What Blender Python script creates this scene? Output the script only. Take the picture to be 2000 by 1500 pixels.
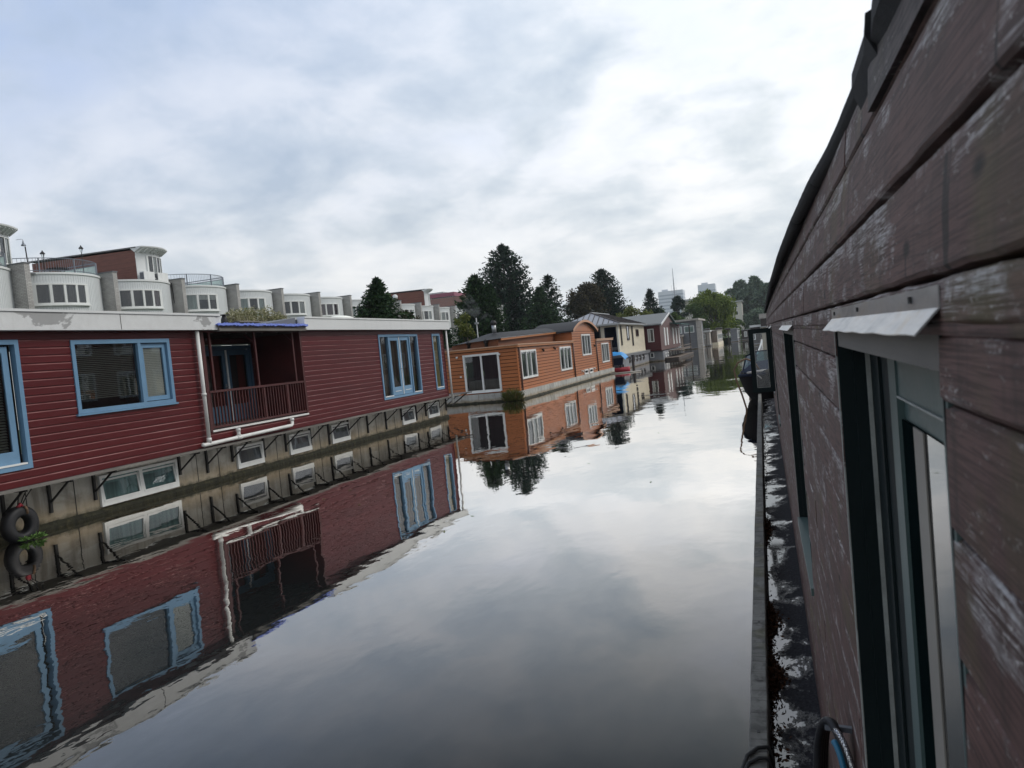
import bpy, math, random
from mathutils import Vector, Matrix
for o in list(bpy.data.objects): bpy.data.objects.remove(o)
SC = bpy.context.scene
COL = SC.collection
rad = math.radians
# ------------------------------------------------------------------ camera
H = 2.25
def cam_axes(yaw, pitch, roll):
    y, p, r = rad(yaw), rad(pitch), rad(roll)
    fwd = Vector((-math.sin(y)*math.cos(p), math.cos(y)*math.cos(p), -math.sin(p)))
    right0 = Vector((math.cos(y), math.sin(y), 0)); up0 = right0.cross(fwd)
    right = right0*math.cos(r) + up0*math.sin(r)
    up = up0*math.cos(r) - right0*math.sin(r)
    return right, up, fwd
rt, up, fw = cam_axes(18.41, 2.24, -5.62)
cd = bpy.data.cameras.new('camera'); cam = bpy.data.objects.new('camera', cd); COL.objects.link(cam)
cam.matrix_world = Matrix(((rt.x, up.x, -fw.x, 0), (rt.y, up.y, -fw.y, 0), (rt.z, up.z, -fw.z, H), (0, 0, 0, 1)))
cd.sensor_width = 36; cd.lens = 27; cd.clip_start = .03; cd.clip_end = 4000
cd.dof.use_dof = True; cd.dof.focus_distance = 14; cd.dof.aperture_fstop = 14
SC.camera = cam
# ------------------------------------------------------------------ light
SUN_EL, SUN_AZ = 42, 62          # azimuth in degrees to the right of +Y
sd = Vector((math.sin(rad(SUN_AZ))*math.cos(rad(SUN_EL)), math.cos(rad(SUN_AZ))*math.cos(rad(SUN_EL)), math.sin(rad(SUN_EL))))
ld = bpy.data.lights.new('sun', 'SUN'); ld.energy = 1.25; ld.angle = rad(20); ld.color = (1, .96, .9)
sun = bpy.data.objects.new('sun', ld); COL.objects.link(sun)
sun.rotation_euler = sd.to_track_quat('Z', 'Y').to_euler()
W = bpy.data.worlds.new('World'); SC.world = W; W.use_nodes = True
def sky():
    nt = W.node_tree; N = nt.nodes; L = nt.links
    N.clear()
    out = N.new('ShaderNodeOutputWorld'); bg = N.new('ShaderNodeBackground'); L.new(bg.outputs[0], out.inputs[0])
    bg.inputs[1].default_value = .1
    st = N.new('ShaderNodeTexSky'); st.sky_type = 'NISHITA'; st.sun_disc = False
    st.sun_elevation = rad(SUN_EL); st.sun_rotation = rad(SUN_AZ)
    tc = N.new('ShaderNodeTexCoord'); sep = N.new('ShaderNodeSeparateXYZ'); L.new(tc.outputs['Generated'], sep.inputs[0])
    def m(op, a, b=None, c=None):
        n = N.new('ShaderNodeMath'); n.operation = op
        for i, v in enumerate((a, b, c)):
            if v is None: continue
            if isinstance(v, (int, float)): n.inputs[i].default_value = v
            else: L.new(v, n.inputs[i])
        return n.outputs[0]
    z = m('MAXIMUM', sep.outputs[2], 0)
    den = m('ADD', z, .30)
    cb = N.new('ShaderNodeCombineXYZ'); L.new(m('DIVIDE', sep.outputs[0], den), cb.inputs[0]); L.new(m('DIVIDE', sep.outputs[1], den), cb.inputs[1])
    def noise(scale, det, rough, dist=0, off=(0, 0, 0)):
        mp = N.new('ShaderNodeMapping'); mp.inputs['Location'].default_value = off; L.new(cb.outputs[0], mp.inputs[0])
        n = N.new('ShaderNodeTexNoise'); n.inputs['Scale'].default_value = scale; n.inputs['Detail'].default_value = det
        n.inputs['Roughness'].default_value = rough; n.inputs['Distortion'].default_value = dist
        L.new(mp.outputs[0], n.inputs[0]); return n.outputs[0]
    def mix(f, a, b, mode='MIX'):
        n = N.new('ShaderNodeMix'); n.data_type = 'RGBA'; n.blend_type = mode
        for i, v in ((0, f), (6, a), (7, b)):
            if isinstance(v, (int, float)): n.inputs[i].default_value = v
            elif isinstance(v, tuple): n.inputs[i].default_value = (*v, 1)
            else: L.new(v, n.inputs[i])
        return n.outputs[2]
    def ramp(v, *st):
        n = N.new('ShaderNodeValToRGB'); L.new(v, n.inputs[0]); e = n.color_ramp.elements
        while len(e) < len(st): e.new(.5)
        for i, (p, c) in enumerate(st): e[i].position = p; e[i].color = (c, c, c, 1) if not isinstance(c, tuple) else (*c, 1)
        return n.outputs[0]
    n1 = noise(3.3, 8, .52, .25, (3.1, 1.7, 0)); n2 = noise(.95, 4, .5, .1, (8.4, 2.2, 0)); n3 = noise(9.5, 7, .6, .5, (1, 5, 0))
    cl = m('ADD', m('MULTIPLY', n1, .58), m('ADD', m('MULTIPLY', n2, .31), m('MULTIPLY', n3, .11)))
    cloud = ramp(cl, (.38, (4.6, 5.2, 5.8)), (.455, (6.0, 6.45, 6.8)), (.52, (7.7, 7.85, 7.95)), (.60, (8.9, 8.85, 8.7)))
    # the thin blue openings toward the left and overhead
    thin = m('MULTIPLY', ramp(n2, (.42, 0.), (.60, 1.)), ramp(n1, (.40, 0.), (.62, 1.)))
    lf = m('MULTIPLY_ADD', sep.outputs[0], -1.5, .0)
    lf = m('MINIMUM', m('MAXIMUM', lf, 0), 1)
    gap = m('MINIMUM', m('MULTIPLY_ADD', thin, .6, m('MULTIPLY', lf, .62)), .85)
    gap = m('MULTIPLY', gap, ramp(z, (.08, 0.), (.42, 1.)))
    skyc = mix(1, st.outputs[0], (1.0, 1.0, 1.0), 'MULTIPLY')
    veil = mix(.7, skyc, (3.6, 5.2, 8.6))
    col = mix(gap, cloud, veil)
    # paler toward the horizon, brighter round the sun behind the cloud
    hz = ramp(z, (0., 1.), (.22, 0.))
    col = mix(m('MULTIPLY', hz, .5), col, (6.7, 7.0, 7.15))
    nv = N.new('ShaderNodeVectorMath'); nv.operation = 'DOT_PRODUCT'; L.new(tc.outputs['Generated'], nv.inputs[0]); nv.inputs[1].default_value = Vector((.10, .86, .50)).normalized()
    glow = m('POWER', m('MAXIMUM', nv.outputs['Value'], 0), 9)
    gl = m('MULTIPLY_ADD', glow, .26, .88)
    cg = N.new('ShaderNodeCombineXYZ')
    for i in range(3): L.new(gl, cg.inputs[i])
    col = mix(1, col, cg.outputs[0], 'MULTIPLY')
    L.new(col, bg.inputs[0])
sky()
SC.view_settings.view_transform = 'Standard'; SC.view_settings.look = 'None'
SC.view_settings.exposure = .38; SC.view_settings.gamma = 1
SC.cycles.max_bounces = 6; SC.cycles.transparent_max_bounces = 12; SC.cycles.glossy_bounces = 4; SC.cycles.diffuse_bounces = 3
SC.cycles.use_denoising = True; SC.cycles.sample_clamp_indirect = 4
# ------------------------------------------------------------------ mesh helpers
R = random.Random(7)
ORG = {}
class MB:
    def __init__(s): s.v = []; s.f = []
    def add(s, vs, fs):
        b = len(s.v); s.v += [tuple(v) for v in vs]; s.f += [tuple(b+i for i in f) for f in fs]; return s
    def quad(s, a, b, c, d): return s.add([a, b, c, d], [(0, 1, 2, 3)])
    def hexa(s, p): return s.add(p, [(0, 3, 2, 1), (4, 5, 6, 7), (0, 1, 5, 4), (1, 2, 6, 5), (2, 3, 7, 6), (3, 0, 4, 7)])
    def box(s, x0, x1, y0, y1, z0, z1, P=None):
        p = [(x0, y0, z0), (x1, y0, z0), (x1, y1, z0), (x0, y1, z0), (x0, y0, z1), (x1, y0, z1), (x1, y1, z1), (x0, y1, z1)]
        return s.hexa([P(*q) for q in p] if P else p)
    def bar(s, a, b, w, h=None, upv=(0, 0, 1)):
        a, b = Vector(a), Vector(b); h = h or w; d = (b-a).normalized(); u = Vector(upv)
        if abs(d.dot(u)) > .98: u = Vector((1, 0, 0))
        sd_ = d.cross(u).normalized()*w/2; u = sd_.cross(d).normalized()*h/2
        return s.hexa([a-sd_-u, a+sd_-u, a+sd_+u, a-sd_+u, b-sd_-u, b+sd_-u, b+sd_+u, b-sd_+u])
    def tube(s, pts, r, n=8, cap=True):
        pts = [Vector(p) for p in pts]; rs = r if isinstance(r, (list, tuple)) else [r]*len(pts); rings = []; prev = None
        for i, p in enumerate(pts):
            d = (pts[min(i+1, len(pts)-1)]-pts[max(i-1, 0)]).normalized()
            if prev is None:
                u = Vector((0, 0, 1)) if abs(d.z) < .9 else Vector((1, 0, 0)); u = (u-d*u.dot(d)).normalized()
            else:
                u = (prev-d*prev.dot(d)).normalized()
            prev = u; w = d.cross(u)
            rings.append([p+(u*math.cos(2*math.pi*k/n)+w*math.sin(2*math.pi*k/n))*rs[i] for k in range(n)])
        vs = [v for rg in rings for v in rg]; fs = []
        for i in range(len(pts)-1):
            for k in range(n): fs.append((i*n+k, i*n+(k+1) % n, (i+1)*n+(k+1) % n, (i+1)*n+k))
        if cap: fs.append(tuple(range(n))[::-1]); fs.append(tuple((len(pts)-1)*n+k for k in range(n)))
        return s.add(vs, fs)
    def loft(s, loops, closed=True, cap=True):
        n = len(loops[0]); vs = [p for l in loops for p in l]; fs = []
        for i in range(len(loops)-1):
            for k in range(n if closed else n-1):
                fs.append((i*n+k, i*n+(k+1) % n, (i+1)*n+(k+1) % n, (i+1)*n+k))
        if cap and closed: fs.append(tuple(range(n))[::-1]); fs.append(tuple((len(loops)-1)*n+k for k in range(n)))
        return s.add(vs, fs)
    def sphere(s, c, rx, ry, rz, nu=12, nv=8, z0=-90):
        loops = []
        for j in range(nv+1):
            t = rad(z0+(90-z0)*j/nv)
            loops.append([(c[0]+rx*math.cos(t)*math.cos(2*math.pi*k/nu), c[1]+ry*math.cos(t)*math.sin(2*math.pi*k/nu), c[2]+rz*math.sin(t)) for k in range(nu)])
        return s.loft(loops)
    def build(s, name, mat, parent=None, smooth=False, **props):
        me = bpy.data.meshes.new(name); o = bpy.data.objects.new(name, me); off = Vector((0, 0, 0))
        if parent is not None:
            off = ORG.get(parent.name, off); o.parent = parent
        ORG[o.name] = off
        me.from_pydata([(v[0]-off.x, v[1]-off.y, v[2]-off.z) for v in s.v], [], s.f)
        me.materials.append(mat)
        if smooth: me.polygons.foreach_set('use_smooth', [True]*len(me.polygons))
        me.update(); COL.objects.link(o)
        for k, v in props.items(): o[k] = v
        return o
def thing(name, label, cat, loc, group=None):
    o = bpy.data.objects.new(name, None); COL.objects.link(o); o.location = loc; o.empty_display_size = .2
    ORG[o.name] = Vector(loc); o['label'] = label; o['category'] = cat
    if group: o['group'] = group
    return o
def part_copy(src, d, parent=None):
    c = src.copy(); COL.objects.link(c); ORG[c.name] = ORG[src.name]; c.location = Vector(src.location)+Vector(d)
    if parent is not None: c.parent = parent
    for ch in list(src.children):
        g = ch.copy(); COL.objects.link(g); g.parent = c; ORG[g.name] = ORG[ch.name]
    return c
# ------------------------------------------------------------------ materials
class NT:
    def __init__(s, name):
        s.m = bpy.data.materials.new(name); s.m.use_nodes = True; s.t = s.m.node_tree; s.N = s.t.nodes; s.L = s.t.links
        s.b = s.N['Principled BSDF']; s.tc = s.N.new('ShaderNodeTexCoord').outputs['Object']; s.geo = s.N.new('ShaderNodeNewGeometry')
    def set(s, sock, v):
        if isinstance(v, (int, float)): sock.default_value = v
        elif isinstance(v, tuple): sock.default_value = (*v, 1) if len(v) == 3 and len(sock.default_value) == 4 else v
        else: s.L.new(v, sock)
    def math(s, op, a, b=0., c=0.):
        n = s.N.new('ShaderNodeMath'); n.operation = op
        for i, v in enumerate((a, b, c)): s.set(n.inputs[i], v)
        return n.outputs[0]
    def noise(s, scale=3., det=4., rough=.55, st=(1, 1, 1), dist=0., off=(0, 0, 0), col=False):
        mp = s.N.new('ShaderNodeMapping'); mp.inputs['Scale'].default_value = st; mp.inputs['Location'].default_value = off; s.L.new(s.tc, mp.inputs[0])
        n = s.N.new('ShaderNodeTexNoise'); s.L.new(mp.outputs[0], n.inputs[0])
        for k, v in (('Scale', scale), ('Detail', det), ('Roughness', rough), ('Distortion', dist)): n.inputs[k].default_value = v
        return n.outputs[0]
    def voro(s, scale, st=(1, 1, 1), feature='F1', rnd=1.):
        mp = s.N.new('ShaderNodeMapping'); mp.inputs['Scale'].default_value = st; s.L.new(s.tc, mp.inputs[0])
        n = s.N.new('ShaderNodeTexVoronoi'); n.feature = feature; n.inputs['Scale'].default_value = scale; n.inputs['Randomness'].default_value = rnd; s.L.new(mp.outputs[0], n.inputs[0])
        return n
    def wave(s, scale, dist, st=(1, 1, 1), det=3., dscale=1.5, dirn='Z'):
        mp = s.N.new('ShaderNodeMapping'); mp.inputs['Scale'].default_value = st; s.L.new(s.tc, mp.inputs[0])
        n = s.N.new('ShaderNodeTexWave'); n.bands_direction = dirn; s.L.new(mp.outputs[0], n.inputs[0])
        for k, v in (('Scale', scale), ('Distortion', dist), ('Detail', det), ('Detail Scale', dscale)): n.inputs[k].default_value = v
        return n.outputs['Fac']
    def ramp(s, v, *st):
        n = s.N.new('ShaderNodeValToRGB'); s.L.new(v, n.inputs[0]); e = n.color_ramp.elements
        while len(e) < len(st): e.new(.5)
        for i, (p, c) in enumerate(st): e[i].position = p; e[i].color = (*c, 1) if isinstance(c, tuple) else (c, c, c, 1)
        return n.outputs[0]
    def mix(s, f, a, b, mode='MIX'):
        n = s.N.new('ShaderNodeMix'); n.data_type = 'RGBA'; n.blend_type = mode
        for i, v in ((0, f), (6, a), (7, b)): s.set(n.inputs[i], v)
        return n.outputs[2]
    def bump(s, h, strength=.3, dist=.01):
        n = s.N.new('ShaderNodeBump'); n.inputs['Strength'].default_value = strength; n.inputs['Distance'].default_value = dist
        s.set(n.inputs['Height'], h); s.L.new(n.outputs[0], s.b.inputs['Normal']); return n
    def z(s):
        sp = s.N.new('ShaderNodeSeparateXYZ'); s.L.new(s.geo.outputs['Position'], sp.inputs[0]); return sp.outputs[2]
    def done(s, col=None, rough=None, metal=None, spec=None, ior=None):
        for k, v in (('Base Color', col), ('Roughness', rough), ('Metallic', metal), ('Specular IOR Level', spec), ('IOR', ior)):
            if v is not None: s.set(s.b.inputs[k], v)
        return s.m
def sc(c, k): return tuple(min(1, x*k) for x in c)
def paint(name, c, rough=.5, var=.18, scale=2., st=(1, 1, 1), bump=.0, metal=0., dirt=0., spec=.4):
    n = NT(name); f = n.noise(scale, 6, .6, st); g = n.noise(scale*14, 3, .6, st)
    col = n.mix(n.ramp(f, (.3, 0.), (.7, 1.)), sc(c, 1-var), sc(c, 1+var))
    col = n.mix(n.math('MULTIPLY', n.ramp(g, (.45, 0.), (.75, 1.)), var), col, sc(c, .55))
    if dirt:
        d = n.noise(1.3, 5, .6, (3, 3, .5)); col = n.mix(n.math('MULTIPLY', n.ramp(d, (.5, 0.), (.75, 1.)), dirt), col, (.07, .062, .05))
    if bump: n.bump(g, bump, .01)
    r = n.math('MULTIPLY_ADD', f, .25, rough-.12)
    return n.done(col, r, metal, spec)
M = {}
M['red'] = paint('red_boards', (.088, .0098, .0125), .42, .13, .9, (1, .35, 3), .12, dirt=.12, spec=.35)
def redboards():
    n = NT('red_boards'); f = n.noise(.9, 6, .6, (1, .35, 3)); g = n.noise(14, 3, .6, (1, .3, 3)); c = (.080, .0064, .0084)
    col = n.mix(n.ramp(f, (.3, 0.), (.7, 1.)), sc(c, .85), sc(c, 1.16)); col = n.mix(n.math('MULTIPLY', n.ramp(g, (.5, 0.), (.75, 1.)), .25), col, sc(c, .5))
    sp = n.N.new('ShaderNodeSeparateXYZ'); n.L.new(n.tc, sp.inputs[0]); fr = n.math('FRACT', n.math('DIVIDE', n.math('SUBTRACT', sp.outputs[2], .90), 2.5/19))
    # a pale pinkish line near the top of every board, stronger in some places
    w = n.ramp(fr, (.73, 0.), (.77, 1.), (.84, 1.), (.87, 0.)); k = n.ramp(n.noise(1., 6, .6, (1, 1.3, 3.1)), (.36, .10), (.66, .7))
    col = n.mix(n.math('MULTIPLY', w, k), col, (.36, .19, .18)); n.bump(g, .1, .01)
    return n.done(col, .42, 0., .35)
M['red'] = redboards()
M['dark_red'] = paint('dark_red_wood', (.062, .013, .0125), .55, .25, 2, (1, 1, 1), .1)
M['blue'] = paint('blue_paint', (.135, .255, .385), .42, .08, 1.5, dirt=.08)
M['blue_porch_shade'] = paint('shaded_porch_blue', (.055, .11, .17), .45, .1, 1.5)  # the frame blue darkened, so the porch shade is in the colour
M['white'] = paint('white_paint', (.70, .71, .69), .42, .06, 2, dirt=.12)
M['pvc'] = paint('white_pipe', (.66, .66, .63), .35, .08, 3, dirt=.15)
M['white_fascia'] = paint('white_fascia', (.66, .67, .66), .5, .04, .7, (1, .4, 1), dirt=.06)
M['black'] = paint('black_iron', (.02, .019, .018), .6, .3, 6)
M['rubber'] = paint('rubber', (.012, .012, .014), .55, .3, 6, bump=.15)
M['old_wood'] = paint('weathered_wood', (.15, .14, .125), .8, .35, 3, (1, .3, 3), .2)
M['roofing'] = paint('bitumen', (.02, .02, .022), .75, .3, 3, bump=.3)
M['roof_grey'] = paint('flat_roof', (.16, .16, .16), .8, .2, 2)
M['dark_room'] = paint('dark_interior', (.022, .02, .019), .8, .3, 2)
M['blind'] = paint('pale_blind', (.80, .81, .73), .55, .06, 2)
M['dark_blind'] = paint('dark_blind', (.20, .21, .18), .5, .15, 2)
M['steel'] = paint('railing_steel', (.22, .24, .27), .4, .1, 5, metal=.6)
M['orange_front'] = paint('orange_boards', (.40, .136, .046), .38, .1, 1.2, (.4, 1, 3), .06, dirt=.05)
M['orange'] = M['orange_front']; M['groove_shade_brown'] = paint('painted_groove_shade', (.035, .016, .008), .8, .2)
M['brown_clad'] = None
M['cream'] = paint('cream_boards', (.62, .56, .43), .6, .09, 1.2, (1, .4, 3), .1, dirt=.1)
M['maroon'] = paint('maroon_boards', (.075, .014, .017), .6, .15, 1.2, (1, 1, 1), dirt=.1)
M['maroon_side'] = paint('brown_maroon_boards', (.13, .07, .065), .6, .2, 1.2, (1, 1, 2), dirt=.2)
M['slate'] = paint('slate_grey_boards', (.15, .156, .165), .6, .15, 1, (1, 1, 4), dirt=.1)
M['pale_wood'] = paint('pale_weathered_wood', (.40, .37, .33), .75, .25, 2, (1, 1, 3), .1, dirt=.25)
M['brown_wood'] = paint('brown_weathered_wood', (.17, .135, .11), .75, .3, 2, (1, 1, 3), .1, dirt=.2)
M['dark_wood'] = paint('dark_wood', (.06, .05, .045), .7, .3, 2, (1, 1, 3), .1)
M['seam_metal'] = paint('seam_metal_roof', (.21, .22, .25), .38, .1, 1, (1, 1, 1), metal=.0)
M['tile_grey'] = paint('grey_tiles', (.135, .145, .145), .7, .2, 2, (1, 4, 1), .15)
M['zinc'] = paint('zinc', (.36, .37, .37), .4, .12, 3, metal=.7)
M['tarp'] = paint('blue_tarp', (.03, .27, .62), .45, .15, 4, bump=.2)
M['tarp_edge'] = paint('blue_plastic_sheet', (.13, .19, .58), .4, .2, 6, bump=.2)
M['red_hull'] = paint('red_gelcoat', (.33, .03, .045), .3, .15, 2)
M['navy'] = paint('navy_canvas', (.012, .018, .034), .85, .2, 3, spec=.05)
M['boat_hull'] = paint('dark_boat_hull', (.008, .007, .007), .85, .3, 2, dirt=.06, spec=.04)
M['rope'] = paint('rope', (.16, .10, .06), .85, .3, 20, bump=.3)
M['black_rope'] = paint('black_rope', (.02, .02, .02), .7, .3, 20, bump=.3)
M['pot'] = paint('terracotta', (.22, .12, .07), .8, .2, 3)
M['plywood'] = paint('beige_post', (.34, .30, .23), .75, .2, 4, (1, 1, .3))
M['bark'] = paint('bark', (.07, .055, .045), .9, .3, 6, (1, 1, .3), .3)
M['lamp_black'] = M['black']
M['awning'] = paint('green_awning', (.03, .10, .085), .7, .15, 2)
M['tower'] = paint('pale_tower_panels', (.60, .63, .67), .6, .04, .05)
M['tower_band'] = paint('tower_window_band', (.36, .40, .46), .4, .06, .1)
M['apartment'] = paint('cream_render', (.50, .47, .42), .7, .06, .1)
M['magenta'] = paint('magenta_panels', (.26, .07, .11), .5, .08, .2)
M['mast'] = paint('mast_steel', (.30, .31, .34), .6, .1, 1)
def glassmat(name, tint=(.78, .82, .82), ior=1.55, rough=.0, base=.04):
    m = bpy.data.materials.new(name); m.use_nodes = True; t = m.node_tree; N = t.nodes; N.clear()
    o = N.new('ShaderNodeOutputMaterial'); mx = N.new('ShaderNodeMixShader'); tr = N.new('ShaderNodeBsdfTransparent'); gl = N.new('ShaderNodeBsdfGlossy')
    fr = N.new('ShaderNodeFresnel'); fr.inputs[0].default_value = ior; tr.inputs[0].default_value = (*tint, 1); gl.inputs['Roughness'].default_value = rough; gl.inputs[0].default_value = (.95, .97, 1, 1)
    ad = N.new('ShaderNodeMath'); ad.operation = 'ADD'; ad.use_clamp = True; ad.inputs[1].default_value = base; t.links.new(fr.outputs[0], ad.inputs[0])
    t.links.new(ad.outputs[0], mx.inputs[0]); t.links.new(tr.outputs[0], mx.inputs[1]); t.links.new(gl.outputs[0], mx.inputs[2]); t.links.new(mx.outputs[0], o.inputs[0])
    return m
M['glass'] = glassmat('window_glass', (.92, .94, .93), 1.5, base=.035)
def frosted():
    n = NT('frosted_mint_glass'); tr = n.N.new('ShaderNodeBsdfTranslucent'); tr.inputs[0].default_value = (.72, .90, .84, 1); mx = n.N.new('ShaderNodeMixShader'); mx.inputs[0].default_value = .65
    m = n.done((.5, .64, .6), .2); n.L.new(n.b.outputs[0], mx.inputs[1]); n.L.new(tr.outputs[0], mx.inputs[2]); n.L.new(mx.outputs[0], n.N['Material Output'].inputs[0]); return m
M['green_glass'] = frosted()
M['teal_glass'] = glassmat('teal_glass', (.10, .22, .26), 1.35, .02, .0)
def darkglass(name, c=(.015, .018, .02), rough=.03):
    n = NT(name); f = n.noise(.8, 2, .5); n.bump(f, .12, .01); return n.done(c, rough, 0., .6, 2.5)
M['pane_dark'] = darkglass('dark_pane')
def curtain_mat(name, c, scale=22):
    n = NT(name); mp = n.noise(scale, 3, .5, (1, 1, .03)); big = n.noise(1.2, 2)
    col = n.mix(n.ramp(mp, (.3, 0.), (.7, 1.)), sc(c, .55), sc(c, 1.12)); col = n.mix(n.ramp(big, (.35, 0.), (.65, .5)), col, sc(c, .6))
    return n.done(col, .85)
M['curtain_white'] = curtain_mat('white_curtain', (.52, .55, .53))
M['curtain_grey'] = curtain_mat('grey_curtain', (.16, .17, .18))
M['curtain_dark'] = curtain_mat('dark_curtain', (.05, .055, .065))
M['curtain_mauve'] = curtain_mat('mauve_curtain', (.20, .15, .17))
M['curtain_mint'] = curtain_mat('mint_curtain', (.42, .52, .49))
M['curtain_tan'] = curtain_mat('tan_curtain', (.38, .31, .22), 16)
M['curtain_straw'] = curtain_mat('straw_blind', (.60, .47, .20), 9)
M['curtain_red'] = curtain_mat('red_curtain', (.13, .02, .015), 14)
M['curtain_teal'] = curtain_mat('teal_curtain', (.15, .26, .26), 12)
def concrete(name, c=(.52, .505, .455), algae=.24, streak=1.):
    n = NT(name); f = n.noise(1.1, 8, .62); s_ = n.noise(5, 5, .6, (1, 1, .12)); z = n.z()
    col = n.mix(n.ramp(f, (.3, 0.), (.7, 1.)), sc(c, .72), sc(c, 1.15))
    col = n.mix(n.math('MULTIPLY', n.ramp(s_, (.46, 0.), (.72, 1.)), .6*streak), col, (.10, .085, .06))
    bl = n.noise(1.7, 6, .65, (1, 1, 1.4), .3, (4, 2, 1)); col = n.mix(n.math('MULTIPLY', n.ramp(bl, (.50, 0.), (.68, 1.)), .55*streak), col, (.12, .115, .10))
    rag = n.math('MULTIPLY_ADD', n.noise(4, 6, .65), .28, n.math('ADD', z, -.14))
    o = n.ramp(rag, (algae*1.05, 1.), (algae*2.4, 0.)); col = n.mix(n.math('MULTIPLY', o, .62), col, (.20, .135, .05))
    g = n.ramp(rag, (algae*.35, 1.), (algae*.8, 0.)); gcol = n.mix(n.noise(14, 4), (.009, .010, .004), (.030, .030, .011)); col = n.mix(g, col, gcol)
    jn = n.N.new('ShaderNodeSeparateXYZ'); n.L.new(n.tc, jn.inputs[0])
    n.bump(n.noise(26, 5, .6), .25, .01)
    return n.done(col, .85)
M['concrete'] = concrete('stained_concrete')
M['concrete_pale'] = concrete('pale_concrete', (.42, .42, .39), .10, .6)
M['concrete_grey'] = concrete('grey_hull_concrete', (.22, .23, .25), .08, .5)
def moss():
    n = NT('moss'); f = n.noise(9, 6, .65); col = n.ramp(f, (.3, (.006, .006, .003)), (.55, (.020, .020, .008)), (.75, (.07, .055, .025))); n.bump(f, .8, .03); return n.done(col, .9)
M['moss'] = moss()
def peeling():
    n = NT('peeling_white_paint'); f = n.noise(.95, 7, .6, (1, .55, 1.6), .4, (2.3, 4.4, .6)); g = n.noise(6, 4)
    col = n.mix(n.ramp(g, (.35, 0.), (.7, .5)), (.66, .67, .66), (.55, .55, .54))
    col = n.mix(n.ramp(f, (.545, 0.), (.56, 1.)), col, (.33, .33, .325))
    d = n.noise(1.5, 5, .6, (1, 2, .4)); col = n.mix(n.math('MULTIPLY', n.ramp(d, (.55, 0.), (.8, 1.)), .3), col, (.2, .19, .17))
    return n.done(col, .55)
M['peeling'] = peeling()
def brick(name, c1, c2, mortar, sx=1., w=.22, h=.065):
    n = NT(name); sp = n.N.new('ShaderNodeSeparateXYZ'); n.L.new(n.tc, sp.inputs[0]); cb = n.N.new('ShaderNodeCombineXYZ')
    n.L.new(n.math('ADD', sp.outputs[0], sp.outputs[1]), cb.inputs[0]); n.L.new(sp.outputs[2], cb.inputs[1])
    b = n.N.new('ShaderNodeTexBrick'); n.L.new(cb.outputs[0], b.inputs[0]); b.inputs['Scale'].default_value = 1
    for k, v in (('Color1', (*c1, 1)), ('Color2', (*c2, 1)), ('Mortar', (*mortar, 1)), ('Brick Width', w), ('Row Height', h), ('Mortar Size', .009)): b.inputs[k].default_value = v
    d = n.noise(1., 6, .6); col = n.mix(n.ramp(d, (.4, 0.), (.75, .45)), b.outputs[0], (.12, .11, .10)); return n.done(col, .85)
M['grey_brick'] = brick('grey_brick', (.50, .49, .47), (.38, .37, .355), (.22, .21, .20))
M['red_brick'] = brick('red_brick', (.22, .085, .06), (.16, .065, .05), (.25, .22, .2))
def brownclad():
    n = NT('brown_cladding'); sp = n.N.new('ShaderNodeSeparateXYZ'); n.L.new(n.tc, sp.inputs[0])
    fr = n.math('FRACT', n.math('MULTIPLY', sp.outputs[2], 3.6)); ln = n.ramp(fr, (.0, 1.), (.07, 0.)); f = n.noise(2, 4, .6, (1, 1, 4))
    col = n.mix(n.ramp(f, (.3, 0.), (.7, 1.)), (.125, .045, .03), (.185, .07, .048)); col = n.mix(ln, col, (.035, .015, .012)); return n.done(col, .6)
M['brown_clad'] = brownclad()
M['clad_white'] = paint('white_ribbed_cladding', (.60, .62, .62), .5, .05, .6, (1, 1, .4), dirt=.10)
def leafmat(name, lo, mid, hi, t=.12):
    n = NT(name); r = n.geo.outputs['Random Per Island']; f = n.noise(.55, 3)
    v = n.math('ADD', n.math('MULTIPLY', r, .55), n.math('MULTIPLY', f, .45))
    col = n.ramp(v, (.2, lo), (.5, mid), (.82, hi)); m = n.done(col, .75, 0., .1)
    if t:
        tr = n.N.new('ShaderNodeBsdfTranslucent'); n.L.new(col, tr.inputs[0]); mx = n.N.new('ShaderNodeMixShader'); mx.inputs[0].default_value = t
        n.L.new(n.b.outputs[0], mx.inputs[1]); n.L.new(tr.outputs[0], mx.inputs[2]); n.L.new(mx.outputs[0], n.N['Material Output'].inputs[0])
    return m
M['cypress'] = leafmat('cypress_leaf', (0.0115, 0.0253, 0.0149), (0.0253, 0.0529, 0.0253), (0.0575, 0.0978, 0.0368))
M['pine'] = leafmat('pine_needles', (0.0096, 0.0204, 0.0156), (0.0192, 0.0384, 0.0264), (0.0408, 0.0696, 0.0408), .06)
M['spruce'] = leafmat('spruce_needles', (.011, .022, .018), (.022, .04, .03), (.045, .07, .045), .06)
M['brownleaf'] = leafmat('brownish_leaf', (.022, .022, .014), (.045, .042, .024), (.085, .072, .035))
M['greenleaf'] = leafmat('green_leaf', (0.0308, 0.055, 0.0198), (0.066, 0.11, 0.033), (0.132, 0.187, 0.055), .25)
M['willow'] = leafmat('willow_leaf', (0.0495, 0.077, 0.0154), (0.121, 0.1705, 0.0308), (0.231, 0.286, 0.055), .3)
M['yellowleaf'] = leafmat('yellow_green_leaf', (.06, .08, .02), (.13, .15, .04), (.22, .23, .07), .3)
M['farleaf'] = leafmat('far_poplar_leaf', (0.0607, 0.0972, 0.0709), (0.1114, 0.162, 0.1114), (0.1823, 0.243, 0.1519), .15)
M['paleplant'] = leafmat('pale_plant', (.10, .12, .04), (.30, .29, .16), (.52, .48, .34), .2)
M['autumn'] = leafmat('fallen_leaf', (.014, .008, .005), (.036, .016, .009), (.085, .038, .018), 0)
M['lilyleaf'] = leafmat('water_plant', (.05, .11, .03), (.12, .22, .06), (.25, .38, .14), .2)
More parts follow.
